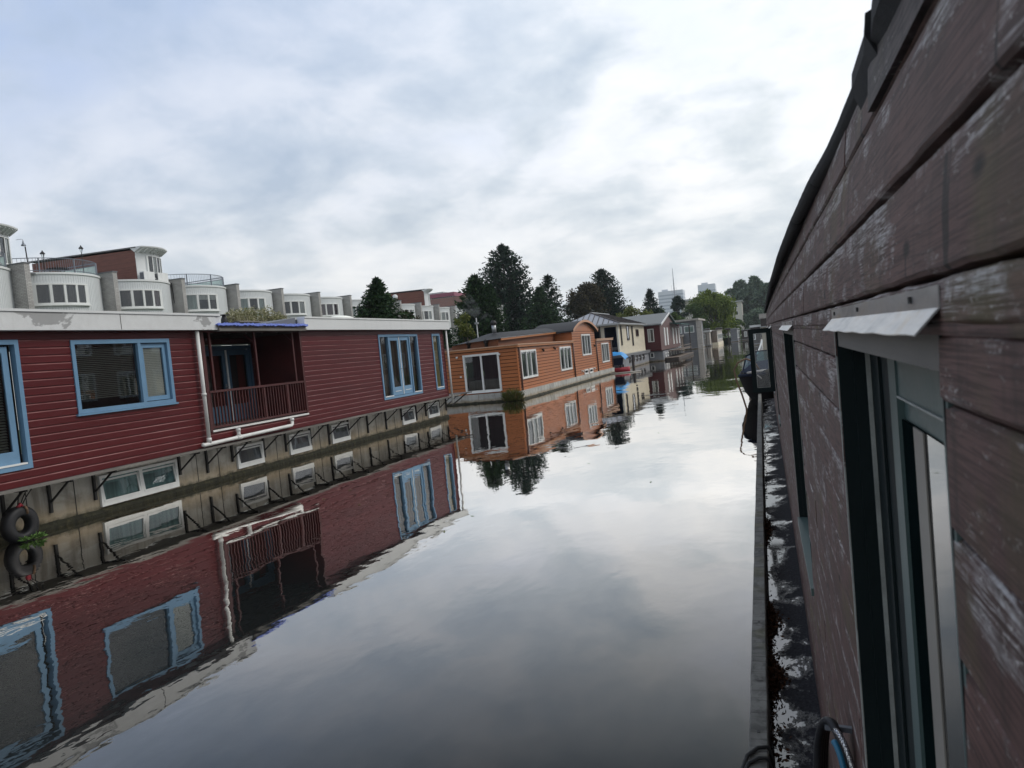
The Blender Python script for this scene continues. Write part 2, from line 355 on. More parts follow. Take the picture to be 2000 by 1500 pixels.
M['reed'] = leafmat('waterside_plant', (.04, .06, .02), (.09, .11, .03), (.16, .10, .05), .2)
M['grass'] = paint('bank_grass', (.05, .085, .028), .9, .4, .7, bump=.3)
M['stone'] = paint('quay_stone', (.24, .23, .21), .85, .25, 1, bump=.3)
def water():
    n = NT('canal_water')
    a = n.noise(1.15, 3, .5, (1, .55, 1), .2); b = n.noise(4.2, 3, .55, (1, .6, 1), .1); c = n.noise(.33, 2, .5, (1, .7, 1)); d = n.noise(13, 2, .5, (1, .7, 1))
    patch = n.ramp(n.noise(.12, 3, .5), (.38, .35), (.62, 1.))
    h = n.math('ADD', n.math('MULTIPLY', a, .55), n.math('ADD', n.math('MULTIPLY', b, .08), n.math('ADD', n.math('MULTIPLY', c, .9), n.math('MULTIPLY', d, .005))))
    h = n.math('MULTIPLY', h, patch)
    bp = n.bump(h, 1., .016)
    fr = n.N.new('ShaderNodeFresnel'); fr.inputs[0].default_value = 1.33; n.L.new(bp.outputs[0], fr.inputs[1])
    gl = n.N.new('ShaderNodeBsdfGlossy'); gl.inputs['Roughness'].default_value = .012; gl.inputs[0].default_value = (.93, .905, .87, 1); n.L.new(bp.outputs[0], gl.inputs['Normal'])
    df = n.N.new('ShaderNodeBsdfDiffuse'); df.inputs[0].default_value = (.015, .017, .017, 1); mx = n.N.new('ShaderNodeMixShader')
    k = n.math('MAXIMUM', n.math('MINIMUM', n.math('MULTIPLY_ADD', fr.outputs[0], 3.7, -.17), .97), .02); n.L.new(k, mx.inputs[0]); n.L.new(df.outputs[0], mx.inputs[1]); n.L.new(gl.outputs[0], mx.inputs[2])
    n.L.new(mx.outputs[0], n.N['Material Output'].inputs[0]); n.N.remove(n.b)
    return n.m
M['water'] = water()
def deckmat():
    n = NT('wet_deck'); f = n.noise(4.2, 7, .6, (1, .6, 1), .5); g = n.noise(40, 5, .6, (1.6, 1, 1))
    sp = n.N.new('ShaderNodeSeparateXYZ'); n.L.new(n.tc, sp.inputs[0])
    # puddles lie along the rail, where the deck is lowest
    e = n.math('MULTIPLY_ADD', n.math('ADD', sp.outputs[0], 1.5), -2.2, n.math('ADD', n.math('MULTIPLY', f, 2.2), -.70)); wet = n.ramp(n.math('ADD', e, n.math('MULTIPLY', n.math('ADD', g, -.5), .5)), (.38, 0.), (.56, 1.))
    col = n.mix(wet, n.ramp(g, (.3, (.010, .010, .013)), (.7, (.032, .032, .038))), (.006, .006, .007))
    inv = n.math('SUBTRACT', 1., wet); n.bump(n.math('MULTIPLY', g, inv), .9, .012)
    return n.done(col, n.math('MULTIPLY_ADD', inv, .6, .06), 0., n.math('MULTIPLY_ADD', wet, .42, .06), n.math('MULTIPLY_ADD', wet, .55, 1.4))
M['deck'] = deckmat()
def nearwood(name, base=(.122, .069, .059), seed=0., chips=1.):
    n = NT(name); sp0 = n.N.new('ShaderNodeSeparateXYZ'); n.L.new(n.tc, sp0.inputs[0]); zz = sp0.outputs[2]
    oi = n.geo.outputs['Random Per Island']
    offv = n.N.new('ShaderNodeCombineXYZ'); n.L.new(n.math('MULTIPLY', oi, 37.), offv.inputs[1]); n.L.new(n.math('MULTIPLY', oi, 5.), offv.inputs[0])
    va = n.N.new('ShaderNodeVectorMath'); n.L.new(n.tc, va.inputs[0]); n.L.new(offv.outputs[0], va.inputs[1]); n.tc = va.outputs[0]
    big = n.noise(1., 6, .6, (4, 2.4, 9), .3, (seed, 0, 0)); lines = n.noise(1., 4, .6, (10, 9, 330), .55); fine = n.noise(1., 3, .65, (10, 22, 900), .3)
    ring = n.wave(4.2, 5.5, (.2, .10, 2.0), 3., .55)
    col = n.mix(n.ramp(big, (.3, 0.), (.7, 1.)), sc(base, .70), sc(base, 1.25))
    col = n.mix(n.math('MULTIPLY', n.ramp(lines, (.44, 0.), (.60, 1.)), .85), col, sc(base, .4))
    # water marks running down, green-brown stains
    run = n.noise(1., 5, .6, (3, 34, 3.2)); col = n.mix(n.math('MULTIPLY', n.ramp(run, (.52, 0.), (.70, 1.)), .6), col, (.030, .024, .020))
    moss_ = n.noise(2.4, 4, .6, (1, 1.4, 1), 0, (3, 1.2, .7)); col = n.mix(n.math('MULTIPLY', n.ramp(moss_, (.54, 0.), (.68, 1.)), .5), col, (.095, .085, .03))
    # worn places: pale fibres show where the paint has gone, most of all along the upper edge of a board
    up_ = n.math('FRACT', n.math('MULTIPLY', n.math('SUBTRACT', zz, 1.177), 10.)); edge = n.ramp(up_, (.60, 0.), (.93, 1.))
    worn = n.noise(1., 6, .62, (4, 5.5, 13), .4, (1.7, .3, 2.9)); speck = n.noise(1., 4, .65, (6, 44, 26), .2, (0, 2.2, 0))
    wv = n.math('ADD', n.math('ADD', worn, n.math('MULTIPLY', edge, .085)), n.ramp(zz, (.0, 0.), (1., 1.))) if 0 else n.math('ADD', n.math('ADD', worn, n.math('MULTIPLY', edge, .12)), n.math('MULTIPLY', n.math('MINIMUM', n.math('SUBTRACT', zz, 2.25), 0.), .045)); wm = n.ramp(wv, (.545, 0.), (.66, 1.))
    fib = n.math('MULTIPLY', n.ramp(lines, (.45, 1.), (.53, 0.)), n.ramp(fine, (.38, 0.), (.50, 1.)))
    fib = n.math('MAXIMUM', fib, n.math('MULTIPLY', n.ramp(ring, (.55, 0.), (.95, .8)), n.ramp(fine, (.42, 0.), (.55, 1.))))
    fib = n.math('MULTIPLY', fib, n.ramp(speck, (.30, .15), (.52, 1.)))
    col = n.mix(n.math('MULTIPLY', n.math('MULTIPLY', wm, fib), .8*chips), col, (.52, .505, .49))
    chip = n.noise(1., 5, .7, (20, 62, 190), .5, (0, 4.4, 0)); cm = n.math('MULTIPLY', n.ramp(chip, (.59, 0.), (.64, 1.)), n.ramp(wv, (.47, 0.), (.60, 1.)))
    col = n.mix(n.math('MULTIPLY', cm, .8*chips), col, (.48, .45, .42))
    # knots, nail holes and short drying cracks
    vo = n.voro(5.2, (1, .8, 1.6)); kn = n.ramp(vo.outputs['Distance'], (.04, 1.), (.09, 0.)); col = n.mix(n.math('MULTIPLY', kn, .9), col, (.012, .009, .008))
    ck = n.noise(1., 3, .5, (5, 30, 5), .2, (0, 8., 0)); ckm = n.math('MULTIPLY', n.ramp(ck, (.685, 0.), (.705, 1.)), .85); col = n.mix(ckm, col, (.014, .011, .010))
    hgt = n.math('ADD', n.math('MULTIPLY', lines, .5), n.math('ADD', n.math('MULTIPLY', n.math('MULTIPLY', wm, fib), -.5), n.math('MULTIPLY', fine, .35)))
    n.bump(hgt, .5, .0022)
    return n.done(col, n.math('MULTIPLY_ADD', big, .2, .58), 0., .2)
M['near_wood'] = nearwood('worn_brown_planks')
M['near_trim'] = nearwood('worn_trim_board', (.095, .075, .07), 3., 1.3)
M['head_board'] = paint('grey_head_board', (.13, .12, .105), .7, .2, 9, (2, .6, 8), .15)
M['rail_wood'] = nearwood('grey_rail_wood', (.155, .15, .135), 5., .15)
M['jamb_reflection_dark'] = paint('painted_jamb_reflection', (.004, .008, .008), .9, .2, 5, spec=0.)  # near-black green standing for the jamb mirrored in the pane
M['taupe'] = paint('taupe_tone', (.22, .20, .17), .5, .12, 5)
M['green_frame'] = paint('dark_green_paint', (.006, .012, .0125), .6, .2, 5, bump=.08, spec=.15)
M['sash_green'] = paint('grey_green_paint', (.062, .098, .092), .45, .12, 6, bump=.06)
M['pale_edge'] = paint('pale_edge_paint', (.27, .28, .255), .6, .25, 18, bump=.1)
M['felt'] = paint('roofing_felt', (.026, .026, .027), .8, .4, 40, bump=.9)
def flash():
    n = NT('bent_aluminium'); f = n.noise(5, 5, .6, (1, 1.2, 3), .8); g = n.noise(60, 3, .6, (1, .3, 3)); col = n.ramp(f, (.3, (.22, .23, .24)), (.55, (.42, .42, .42)), (.68, (.36, .31, .25)))
    n.bump(f, .15, .003); return n.done(col, n.math('MULTIPLY_ADD', g, .25, .22), .85)
M['flashing'] = flash()
def braid():
    n = NT('braided_steel'); v = n.voro(260, (1, 1, 1), 'F1', .25); col = n.ramp(v.outputs['Distance'], (.2, (.75, .76, .77)), (.6, (.06, .06, .065))); return n.done(col, .25, .8)
M['braid'] = braid()
# ------------------------------------------------------------------ setting
def struct(name, mb, mat): return mb.build(name, mat, kind='structure')
struct('water', MB().quad((-700, -120, 0), (700, -120, 0), (700, 980, 0), (-700, 980, 0)), M['water'])
def slab(x0, x1, y0, y1, z1, z0=-.8): return MB().box(x0, x1, y0, y1, z0, z1)
wb = [(-700, -120), (-17.4, -120), (-17.4, 151), (-12.5, 152), (-12.2, 164.5), (-10, 177.5), (-7.7, 206), (-7.7, 212), (-700, 212)]
struct('west_bank', MB().loft([[(x, y, -.8) for x, y in wb], [(x, y, 1.0) for x, y in wb]]), M['grass'])
struct('far_bank', slab(-700, 700, 212.2, 980, 1.0), M['grass'])
struct('east_bank', slab(9, 700, -120, 212, 1.1), M['grass'])
q = MB().box(-16.89, -17.1, -60, 150.9, -.8, 1.03); struct('quay', q, M['stone'])
# ------------------------------------------------------------------ generic builders
def lap_wall(P, a0, a1, rows, openings, profile, step=None):
    """boards: rows = list of (z0,z1); openings = (a0,a1,z0,z1); profile = [(fraction of row, out)]"""
    mb = MB()
    for (z0, z1) in rows:
        hgt = z1-z0; cuts = [z0+f*hgt for f, _ in profile]; outs = [c for _, c in profile]
        for i in range(len(cuts)-1):
            za, zb, ca, cb = cuts[i], cuts[i+1], outs[i], outs[i+1]
            zs = [za]+sorted(z for op in openings for z in op[2:4] if za+1e-5 < z < zb-1e-5)+[zb]
            for j in range(len(zs)-1):
                u, w = zs[j], zs[j+1]; mid = (u+w)/2
                fu = (u-za)/(zb-za) if zb-za > 1e-7 else 0; fw = (w-za)/(zb-za) if zb-za > 1e-7 else 1
                cu, cw = ca+(cb-ca)*fu, ca+(cb-ca)*fw
                spans = [(a0, a1)]
                for op in openings:
                    if op[2] < mid < op[3]:
                        ns = []
                        for s0, s1 in spans:
                            if op[1] <= s0 or op[0] >= s1: ns.append((s0, s1)); continue
                            if op[0] > s0: ns.append((s0, op[0]))
                            if op[1] < s1: ns.append((op[1], s1))
                        spans = ns
                for s0, s1 in spans:
                    k = max(1, int((s1-s0)/step)) if step else 1
                    av = [s0+(s1-s0)*t/k for t in range(k+1)]
                    mb.loft([[P(a, u, cu) for a in av], [P(a, w, cw) for a in av]], closed=False, cap=False)
    return mb
def pbox(mb, P, a0, a1, b0, b1, c0, c1):
    p = [P(a0, b0, c0), P(a1, b0, c0), P(a1, b0, c1), P(a0, b0, c1), P(a0, b1, c0), P(a1, b1, c0), P(a1, b1, c1), P(a0, b1, c1)]
    return mb.hexa(p)
def pquad(mb, P, a0, a1, b0, b1, c): return mb.quad(P(a0, b0, c), P(a1, b0, c), P(a1, b1, c), P(a0, b1, c))
def plane_map(o, u, n):
    o, u, n = Vector(o), Vector(u).normalized(), Vector(n).normalized()
    return lambda a, b, c: o+u*a+Vector((0, 0, b))+n*c
def PX(x): return lambda a, b, c: Vector((x+c, a, b))        # wall facing +x: a = y
def PY(y): return lambda a, b, c: Vector((a, y-c, b))        # wall facing -y: a = x
def window(par, P, a0, a1, b0, b1, fw_, mull=(), fm='white', back='curtain_white', name='window', c0=.0, c1=.06, cp=.03, cb=.006, sash=None, blinds=None, backs=None, trans=()):
    """frame with mullions (fractions), one pane mesh, one curtain/backing mesh"""
    mb = MB()
    pbox(mb, P, a0, a0+fw_, b0, b1, c0, c1); pbox(mb, P, a1-fw_, a1, b0, b1, c0, c1)
    pbox(mb, P, a0+fw_, a1-fw_, b0, b0+fw_, c0, c1); pbox(mb, P, a0+fw_, a1-fw_, b1-fw_, b1, c0, c1)
    ed = [a0+fw_]
    for f in mull:
        x = a0+(a1-a0)*f; h = fw_*.42; pbox(mb, P, x-h, x+h, b0+fw_, b1-fw_, c0, c1-.004); ed += [x-h, x+h]
    ed.append(a1-fw_)
    for f in trans:
        zz = b0+(b1-b0)*f; pbox(mb, P, a0+fw_, a1-fw_, zz-fw_*.3, zz+fw_*.3, c0, c1-.006)
    w = mb.build(name, M[fm], par)
    pn = MB(); groups = {}
    cells = [(ed[i], ed[i+1]) for i in range(0, len(ed), 2)]
    for i, (x0, x1) in enumerate(cells):
        pquad(pn, P, x0, x1, b0+fw_, b1-fw_, cp)
        key = backs[i % len(backs)] if backs else back
        pquad(groups.setdefault(key, MB()), P, x0, x1, b0+fw_, b1-fw_, cb)
    pn.build('pane', M['glass'], w)
    for k, g in groups.items(): g.build('curtain' if 'curtain' in k else 'backing', M[k], w)
    return w, cells
def blinds(mb, P, a0, a1, b0, b1, c, pitch=.03, tilt=.012, w=.02):
    z = b0+pitch/2
    while z < b1:
        mb.quad(P(a0, z-tilt, c+w/2), P(a1, z-tilt, c+w/2), P(a1, z+tilt, c-w/2), P(a0, z+tilt, c-w/2)); z += pitch
    return mb
# ------------------------------------------------------------------ red houseboat
def red_boat():
    X = -11.45; P = PX(X); Y0, Y1 = 3.0, 26.72
    t = thing('houseboat', 'dark red board houseboat with blue window frames, a railed porch and stained hull', 'houseboat', (-14.5, 15, 0))
    W1 = (10.34, 12.68, 1.94, 3.24); DL = (7.55, 9.35, 1.17, 3.26); LG = (13.68, 17.30, 1.24, 3.36); FD = (21.6, 24.46, 1.19, 3.26); NW = (25.69, 26.40, 1.20, 3.26)
    ops = [W1, DL, LG, FD, NW]
    nrow = 19; hh = (3.40-.90)/nrow; rows = [(.90+i*hh, .90+(i+1)*hh) for i in range(nrow)]
    prof = [(0, .0), (.75, .0), (.86, -.013), (.985, -.014), (1., .0)]
    wall = lap_wall(P, Y0, Y1, rows, ops, prof)
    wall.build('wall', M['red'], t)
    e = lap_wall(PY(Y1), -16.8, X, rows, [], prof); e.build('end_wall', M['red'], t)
    MB().box(X-.03, X+.012, Y1-.01, Y1+.03, .90, 3.40).build('corner_board', M['dark_red'], t)
    # concrete hull, vertical seams
    hb = MB().box(-16.8, -12.0, 2.6, 27.7, -.7, .84); hull = hb.build('hull', M['concrete'], t)
    for y in (8.4, 9.6, 10.55, 13.7, 14.4, 16.6, 18.6, 20.75, 21.9, 23.2, 25.4, 27.2): MB().box(-12.0, -11.994, y, y+.014, .0, .84).build('seam', M['black'], hull)
    ms = MB(); n = 120; lo = [];
    for i in range(n+1):
        y = 2.6+25.15*i/n; r1, r2 = R.uniform(.02, .05), R.uniform(.015, .045)
        lo.append([(-12.02, y, -.1), (-11.93-r1, y, -.1), (-11.93-r1*.5, y, .035+r2*.5), (-11.965-r2*.4, y, .075+r2), (-12.02, y, .10+r2)])
    ms.loft(lo); ms.build('moss_ledge', M['moss'], hull)
    # ledge plank with brackets
    MB().box(-12.0, -11.37, 2.6, 27.75, .845, .892).build('ledge', M['old_wood'], t)
    def brk(y):
        b = MB(); b.box(-11.995, -11.95, y-.024, y+.024, .30+R.uniform(-.12, .1), .842); b.box(-11.95, -11.42, y-.02, y+.02, .805, .842)
        b.bar((-11.965, y, .46), (-11.52, y, .81), .028); return b
    for y in (7.4, 8.3, 9.17, 10.03, 10.97, 13.16, 14.0, 14.87, 16.06, 16.98, 18.12, 19.06, 20.15, 21.32, 22.55, 23.71, 24.87, 25.69, 26.93, 27.6): brk(y).build('bracket', M['black'], t)
    # hull windows
    HP = PX(-12.0)
    def hw(a0, a1, b0, b1, n=1):
        mb = MB(); f = .055
        pbox(mb, HP, a0, a1, b0, b0+f*1.5, 0, .05); pbox(mb, HP, a0, a1, b1-f, b1, 0, .05); pbox(mb, HP, a0, a0+f, b0+f*1.5, b1-f, 0, .05); pbox(mb, HP, a1-f, a1, b0+f*1.5, b1-f, 0, .05)
        cells = [(a0+f, a1-f)]
        if n == 2: m = (a0+a1)/2; pbox(mb, HP, m-.04, m+.04, b0+f*1.5, b1-f, 0, .05); cells = [(a0+f, m-.04), (m+.04, a1-f)]
        w = mb.build('hull_window', M['white'], t); sh = MB(); pn = MB(); cu = MB()
        for x0, x1 in cells:
            z0, z1 = b0+f*1.5, b1-f; g = .035
            # tilted sash, hinged at the foot and open at the top
            TP = lambda a, b, c: HP(a, b, c+.012-(b-z0)*.12)
            pbox(sh, TP, x0, x1, z0, z0+g, .02, .045); pbox(sh, TP, x0, x1, z1-g-.03, z1-.03, .02, .045); pbox(sh, TP, x0, x0+g, z0+g, z1-g-.03, .02, .045); pbox(sh, TP, x1-g, x1, z0+g, z1-g-.03, .02, .045)
            pn.quad(TP(x0+g, z0+g, .032), TP(x1-g, z0+g, .032), TP(x1-g, z1-g-.03, .032), TP(x0+g, z1-g-.03, .032))
            pquad(cu, HP, x0, x1, z0, z1, .004)
        sh.build('sash', M['white'], w); pn.build('pane', M['glass'], w); cu.build('curtain', M['curtain_teal' if n == 2 else 'curtain_grey'], w)
    hw(11.08, 13.08, .15, .73, 2)
    for y in (15.02, 17.13, 19.2, 23.75, 25.88): hw(y, y+1.0, .18, .71)
    # fascias and roof
    fa = MB().box(-11.48, -11.27, Y0, 14.10, 3.40, 3.70); f1 = fa.build('fascia', M['peeling'], t)
    MB().box(-11.5, -11.25, Y0, 14.09, 3.702, 3.745).build('coping', M['white_fascia'], f1)
    fj = MB()
    fj.box(-11.272, -11.267, 11.33, 11.342, 3.41, 3.70).build('joint', M['black'], f1)
    f2 = MB().box(-11.48, -11.27, 17.36, 27.05, 3.40, 3.70).box(-16.8, -11.485, 26.95, 27.05, 3.40, 3.70).build('fascia', M['white_fascia'], t)
    MB().box(-11.5, -11.25, 17.36, 27.07, 3.702, 3.745).build('coping', M['white'], f2)
    MB().box(-16.75, -11.49, Y0, 14.1, 3.45, 3.69).box(-16.75, -11.49, 17.36, 26.94, 3.45, 3.69).box(-16.75, -12.99, 14.11, 17.35, 3.45, 3.69).build('roof', M['roof_grey'], t)
    # windows
    def rw(nm, o, mull, doors=None):
        a0, a1, b0, b1 = o; fr = .075; mb = MB(); d0, d1 = -.10, .02
        for (x0, x1, z0, z1) in ((a0, a0+fr, b0, b1), (a1-fr, a1, b0, b1), (a0+fr, a1-fr, b0, b0+fr), (a0+fr, a1-fr, b1-fr, b1)): pbox(mb, P, x0, x1, z0, z1, d0, d1)
        for (x, w_) in mull: pbox(mb, P, x-w_/2, x+w_/2, b0+fr, b1-fr, d0+.002, d1-.004)
        w = mb.build(nm, M['blue'], t); return w, (a0+fr, a1-fr, b0+fr, b1-fr)
    def sash(par, x0, x1, z0, z1, f, mat='blue', c0=-.075, c1=-.03, foot=0.):
        mb = MB(); foot = foot or f
        for (p, q_, r, s) in ((x0, x0+f, z0, z1), (x1-f, x1, z0, z1), (x0+f, x1-f, z0, z0+foot), (x0+f, x1-f, z1-f, z1)): pbox(mb, P, p, q_, r, s, c0, c1)
        return mb.build('sash', M[mat], par), (x0+f, x1-f, z0+foot, z1-f)
    def room(par, a0, a1, b0, b1, dep=.9, mat='dark_room'):
        mb = MB(); c = -dep
        mb.quad(P(a0, b0, c), P(a1, b0, c), P(a1, b1, c), P(a0, b1, c)); mb.quad(P(a0, b0, -.11), P(a1, b0, -.11), P(a1, b0, c), P(a0, b0, c)); mb.quad(P(a0, b1, -.11), P(a1, b1, -.11), P(a1, b1, c), P(a0, b1, c))
        mb.quad(P(a0, b0, -.11), P(a0, b1, -.11), P(a0, b1, c), P(a0, b0, c)); mb.quad(P(a1, b0, -.11), P(a1, b1, -.11), P(a1, b1, c), P(a1, b0, c))
        mb.build('room_lining', M[mat], par)
    w, (a0, a1, b0, b1) = rw('window', W1, [(11.88, .075)])
    pn = MB(); pquad(pn, P, a0, 11.84, b0, b1, -.045)
    s2, (x0, x1, z0, z1) = sash(w, 11.925, a1-.01, b0+.012, b1-.012, .085); pquad(pn, P, x0, x1, z0, z1, -.05); pn.build('pane', M['glass'], w)
    MB().box(X-.02, X+.045, 10.30, 12.72, 1.905, 1.938).build('sill', M['blue'], w)
    blinds(MB(), P, a0+.03, 11.83, b0+.16, b1, -.13, .034, .011, .022).build('blind', M['dark_blind'], w)
    blinds(MB(), P, x0, x1, z0, z1, -.085, .034, .0160, .010).build('blind', M['blind'], w); room(w, a0, a1, b0, b1, 1.2)
    w, (a0, a1, b0, b1) = rw('door', DL, [])
    s2, (x0, x1, z0, z1) = sash(w, a0, a1-.1, b0+.03, b1-.03, .10, foot=.20); pn = MB(); pquad(pn, P, x0, x1, z0, z1, -.05); pn.build('pane', M['glass'], w)
    MB().box(X-.07, X+.03, a0, a1-.02, b0+.002, b0+.03).build('threshold', M['white'], w)
    blinds(MB(), P, x0, x1, z0, z1, -.12, .045, .014, .03).build('blind', M['dark_blind'], w); room(w, a0, a1, b0, b1, 1.)
    w, (a0, a1, b0, b1) = rw('french_door', FD, [(22.27, .06), (23.80, .06)])
    pn = MB(); cu = MB(); pquad(pn, P, a0, 22.24, b0, b1, -.05); pquad(pn, P, 23.83, a1, b0, b1, -.05)
    for (p, q_) in ((22.305, 23.025), (23.045, 23.765)):
        s2, (x0, x1, z0, z1) = sash(w, p, q_, b0+.01, b1-.01, .115, 'blue', -.06, -.012, .27); pquad(pn, P, x0, x1, z0, z1, -.03)
        MB().box(X-.011, X-.002, p+.15, q_-.15, b0+.13, b0+.15).build('weather_bar', M['white'], s2)
    MB().box(X-.011, X+.004, 23.02, 23.05, b0+.02, b1-.02).build('cover_strip', M['white'], w)
    MB().tube([(X+.01, 22.98, 2.12), (X+.05, 22.98, 2.12), (X+.05, 22.88, 2.12)], .012).build('handle', M['steel'], w)
    pn.build('pane', M['glass'], w)
    loops = [[], []]
    for i in range(161):
        y = a0+(a1-a0)*i/160; c = -.20+.045*math.sin(i*.55+1.2*math.sin(i*.17)); loops[0].append(P(y, b0, c)); loops[1].append(P(y, b1, c))
    cu.loft(loops, closed=False).build('curtain', M['curtain_tan'], w); room(w, a0, a1, b0, b1, .5)
    for p, q_ in ((a0, 22.24), (23.83, a1)): MB().box(X-.06, X+.03, p, q_, b0+.002, b0+.03).build('sill', M['white'], w)
    w, (a0, a1, b0, b1) = rw('window', NW, []); pn = MB(); pquad(pn, P, a0, a1, b0, b1, -.05); pn.build('pane', M['glass'], w)
    pquad(MB(), P, a0, a1, b0, b1, -.09).build('curtain', M['curtain_straw'], w); MB().box(X-.06, X+.03, a0, a1, b0+.002, b0+.03).build('sill', M['white'], w)
    # porch: recess, doors, posts, railing
    d = 1.45; xb = X-d; a0, a1, b0, b1 = LG
    bx = MB(); bx.quad((X-.02, a0, b0), (X-.02, a1, b0), (xb, a1, b0), (xb, a0, b0)); bx.build('porch_floor', M['dark_wood'], t)
    bx = lap_wall(PX(xb), a0, a1+1.4, [(b0+i*.13, b0+(i+1)*.13) for i in range(17)], [(14.3, 17.2, b0, 3.2)], [(0, 0), (.9, 0), (1, -.01)])
    bx.quad((X-.02, a0, b0), (xb, a0, b0), (xb, a0, b1), (X-.02, a0, b1)); bx.quad((X-.02, a1, b0), (xb, a1, b0), (xb, a1, b1+.1), (X-.02, a1, b1+.1))
    bx.build('porch_wall', M['dark_red'], t)
    bx = MB(); bx.box(xb, X-.02, a0, a1, 3.40, 3.44)
    for i in range(6): y = a0+.3+i*.6; bx.box(xb, X-.02, y, y+.06, 3.33, 3.398)
    bx.build('porch_ceiling', M['dark_wood'], t)
    DP = PX(xb); dm = MB(); D0, D1 = 14.35, 17.15
    for (x0, x1, z0, z1) in ((D0, D0+.08, b0, 3.16), (D1-.08, D1, b0, 3.16), (D0+.08, D1-.08, 3.06, 3.16), (15.12, 15.2, b0, 3.06)): pbox(dm, DP, x0, x1, z0, z1, -.02, .05)
    dr = dm.build('porch_door', M['blue_porch_shade'], t); pn = MB(); lf = MB(); cu = MB()
    for (x0, x1) in ((15.21, 16.12), (16.15, 17.06)):
        for (p, q_, r, s) in ((x0, x0+.13, b0+.02, 3.05), (x1-.13, x1, b0+.02, 3.05), (x0+.13, x1-.13, b0+.02, b0+.42), (x0+.13, x1-.13, 2.92, 3.05)): pbox(lf, DP, p, q_, r, s, -.01, .035)
        pquad(pn, DP, x0+.13, x1-.13, b0+.42, 2.92, .01); pquad(cu, DP, x0+.5, x1-.13, b0+.42, 2.92, -.06)
    pquad(pn, DP, D0+.08, 15.12, b0+.05, 3.06, .01)
    lf.build('door_leaf', M['blue_porch_shade'], dr); pn.build('pane', M['glass'], dr); cu.build('curtain', M['curtain_red'], dr)
    pquad(MB(), DP, D0, D1, b0, 3.16, -.1).build('room_lining', M['dark_room'], dr)
    MB().box(xb+.03, xb+.06, 16.11, 16.16, b0+.02, 3.05).build('cover_strip', M['white'], dr)
    MB().box(xb+.036, xb+.05, 16.02, 16.07, 2.0, 2.2).tube([(xb+.05, 16.045, 2.13), (xb+.1, 16.045, 2.13), (xb+.1, 15.93, 2.13)], .013).build('handle', M['steel'], dr)
    rl = MB(); rl.box(X-.05, X+.02, a0, a1, 2.04, 2.09); rl.box(X-.045, X+.015, a0, a1, 1.27, 1.315)
    k = 34
    for i in range(k): y = a0+.07+i*(a1-a0-.12)/(k-1); rl.box(X-.032, X-.004, y-.013, y+.013, 1.315, 2.04)
    for y in (15.62, 16.55): rl.box(X-.04, X+.008, y-.03, y+.03, 1.315, 2.04)
    rl.build('railing', M['dark_red'], t)
    for y in (13.92, 15.48, 17.02): MB().box(X-.05, X-.005, y-.025, y+.025, 2.09, 3.37).build('post', M['dark_red'], t)
    MB().box(X-.05, X+.02, 13.60, 13.70, 1.20, 3.40).build('post', M['dark_red'], t)
    MB().box(X-.03, X+.03, 17.28, 17.36, 1.20, 3.40).build('post', M['dark_red'], t)
    for y in (15.48, 17.02): MB().bar((X-.03, y, 3.1), (X-.28, y-.02, 3.34), .04).build('brace', M['dark_red'], t)
    MB().box(X-.02, X+.035, a0-.02, a1+.04, 1.195, 1.235).build('drip_strip', M['pvc'], t)
    # porch roof with its blue sheet
    pr = MB(); pr.box(-12.98, -11.24, 13.97, 17.35, 3.445, 3.50); pr.box(-11.26, -11.225, 13.98, 17.34, 3.37, 3.43); pr.box(-11.40, -11.30, 14.0, 17.3, 3.375, 3.44)
    rf = pr.build('porch_roof', M['old_wood'], t)
    sh = MB(); lo = []
    for i in range(70):
        y = 13.93+3.46*i/69; w1, w2 = R.uniform(-.012, .012), R.uniform(-.012, .014)
        lo.append([(-12.9, y, 3.52), (-11.24, y, 3.53+w1), (-11.20+w2*.6, y, 3.545+w1), (-11.19+w2*.5, y, 3.49+w2), (-11.212, y, 3.475+w2), (-11.215, y, 3.505)])
    sh.loft(lo); sh.build('blue_sheet', M['tarp_edge'], rf)
    MB().hexa([(-11.52, 15.85, 3.545), (-11.5, 17.3, 3.545), (-12.9, 17.3, 3.545), (-12.9, 15.85, 3.545), (-11.52, 15.85, 3.56), (-11.5, 17.3, 3.735), (-12.9, 17.3, 3.735), (-12.9, 15.85, 3.56)]).build('sloping_hatch', M['slate'], rf)
    # white pipes
    xp = -11.36; r = .042
    dp = MB().tube([(xp, 13.43, 3.38), (xp, 13.43, .99)], r, 12).build('drain_pipe', M['pvc'], t, True)
    MB().tube([(xp, 13.22, .985), (xp, 13.26, .965), (xp, 14.4, .985), (xp, 16.42, 1.01), (xp, 16.47, 1.03), (xp, 16.475, 1.19)], r, 12).tube([(xp, 14.40, .985), (xp, 14.40, 1.19)], r, 12).build('drain_run', M['pvc'], t, True)
    co = MB()
    for (y, z0, z1) in ((13.43, 2.0, 2.06), (13.43, 1.02, 1.10), (14.4, 1.12, 1.19), (16.475, 1.12, 1.19)): co.tube([(xp, y, z0), (xp, y, z1)], r*1.25, 12)
    co.tube([(xp, 14.32, .984), (xp, 14.48, .986)], r*1.25, 12); co.build('pipe_collar', M['pvc'], dp, True)
    xq = -11.36; MB().tube([(xq, 26.86, 3.39), (xq, 26.86, .62)], .038, 12).build('drain_pipe', M['pvc'], t, True)
    # ledge that runs on past the end, with its own strut
    MB().box(-12.1, -11.35, 27.76, 28.9, .86, .90).bar((-11.9, 28.0, .45), (-11.5, 28.7, .86), .04).build('end_step', M['dark_wood'], t)
    # window in the far end wall is not visible; skylight dome on the roof
    sk = MB(); sk.box(-13.0, -12.0, 20.62, 21.72, 3.69, 3.80); s1 = sk.build('skylight', M['white'], t)
    MB().sphere((-12.5, 21.17, 3.80), .48, .52, .16, 16, 6, 0).build('dome', M['blind'], s1, True)
red_boat()
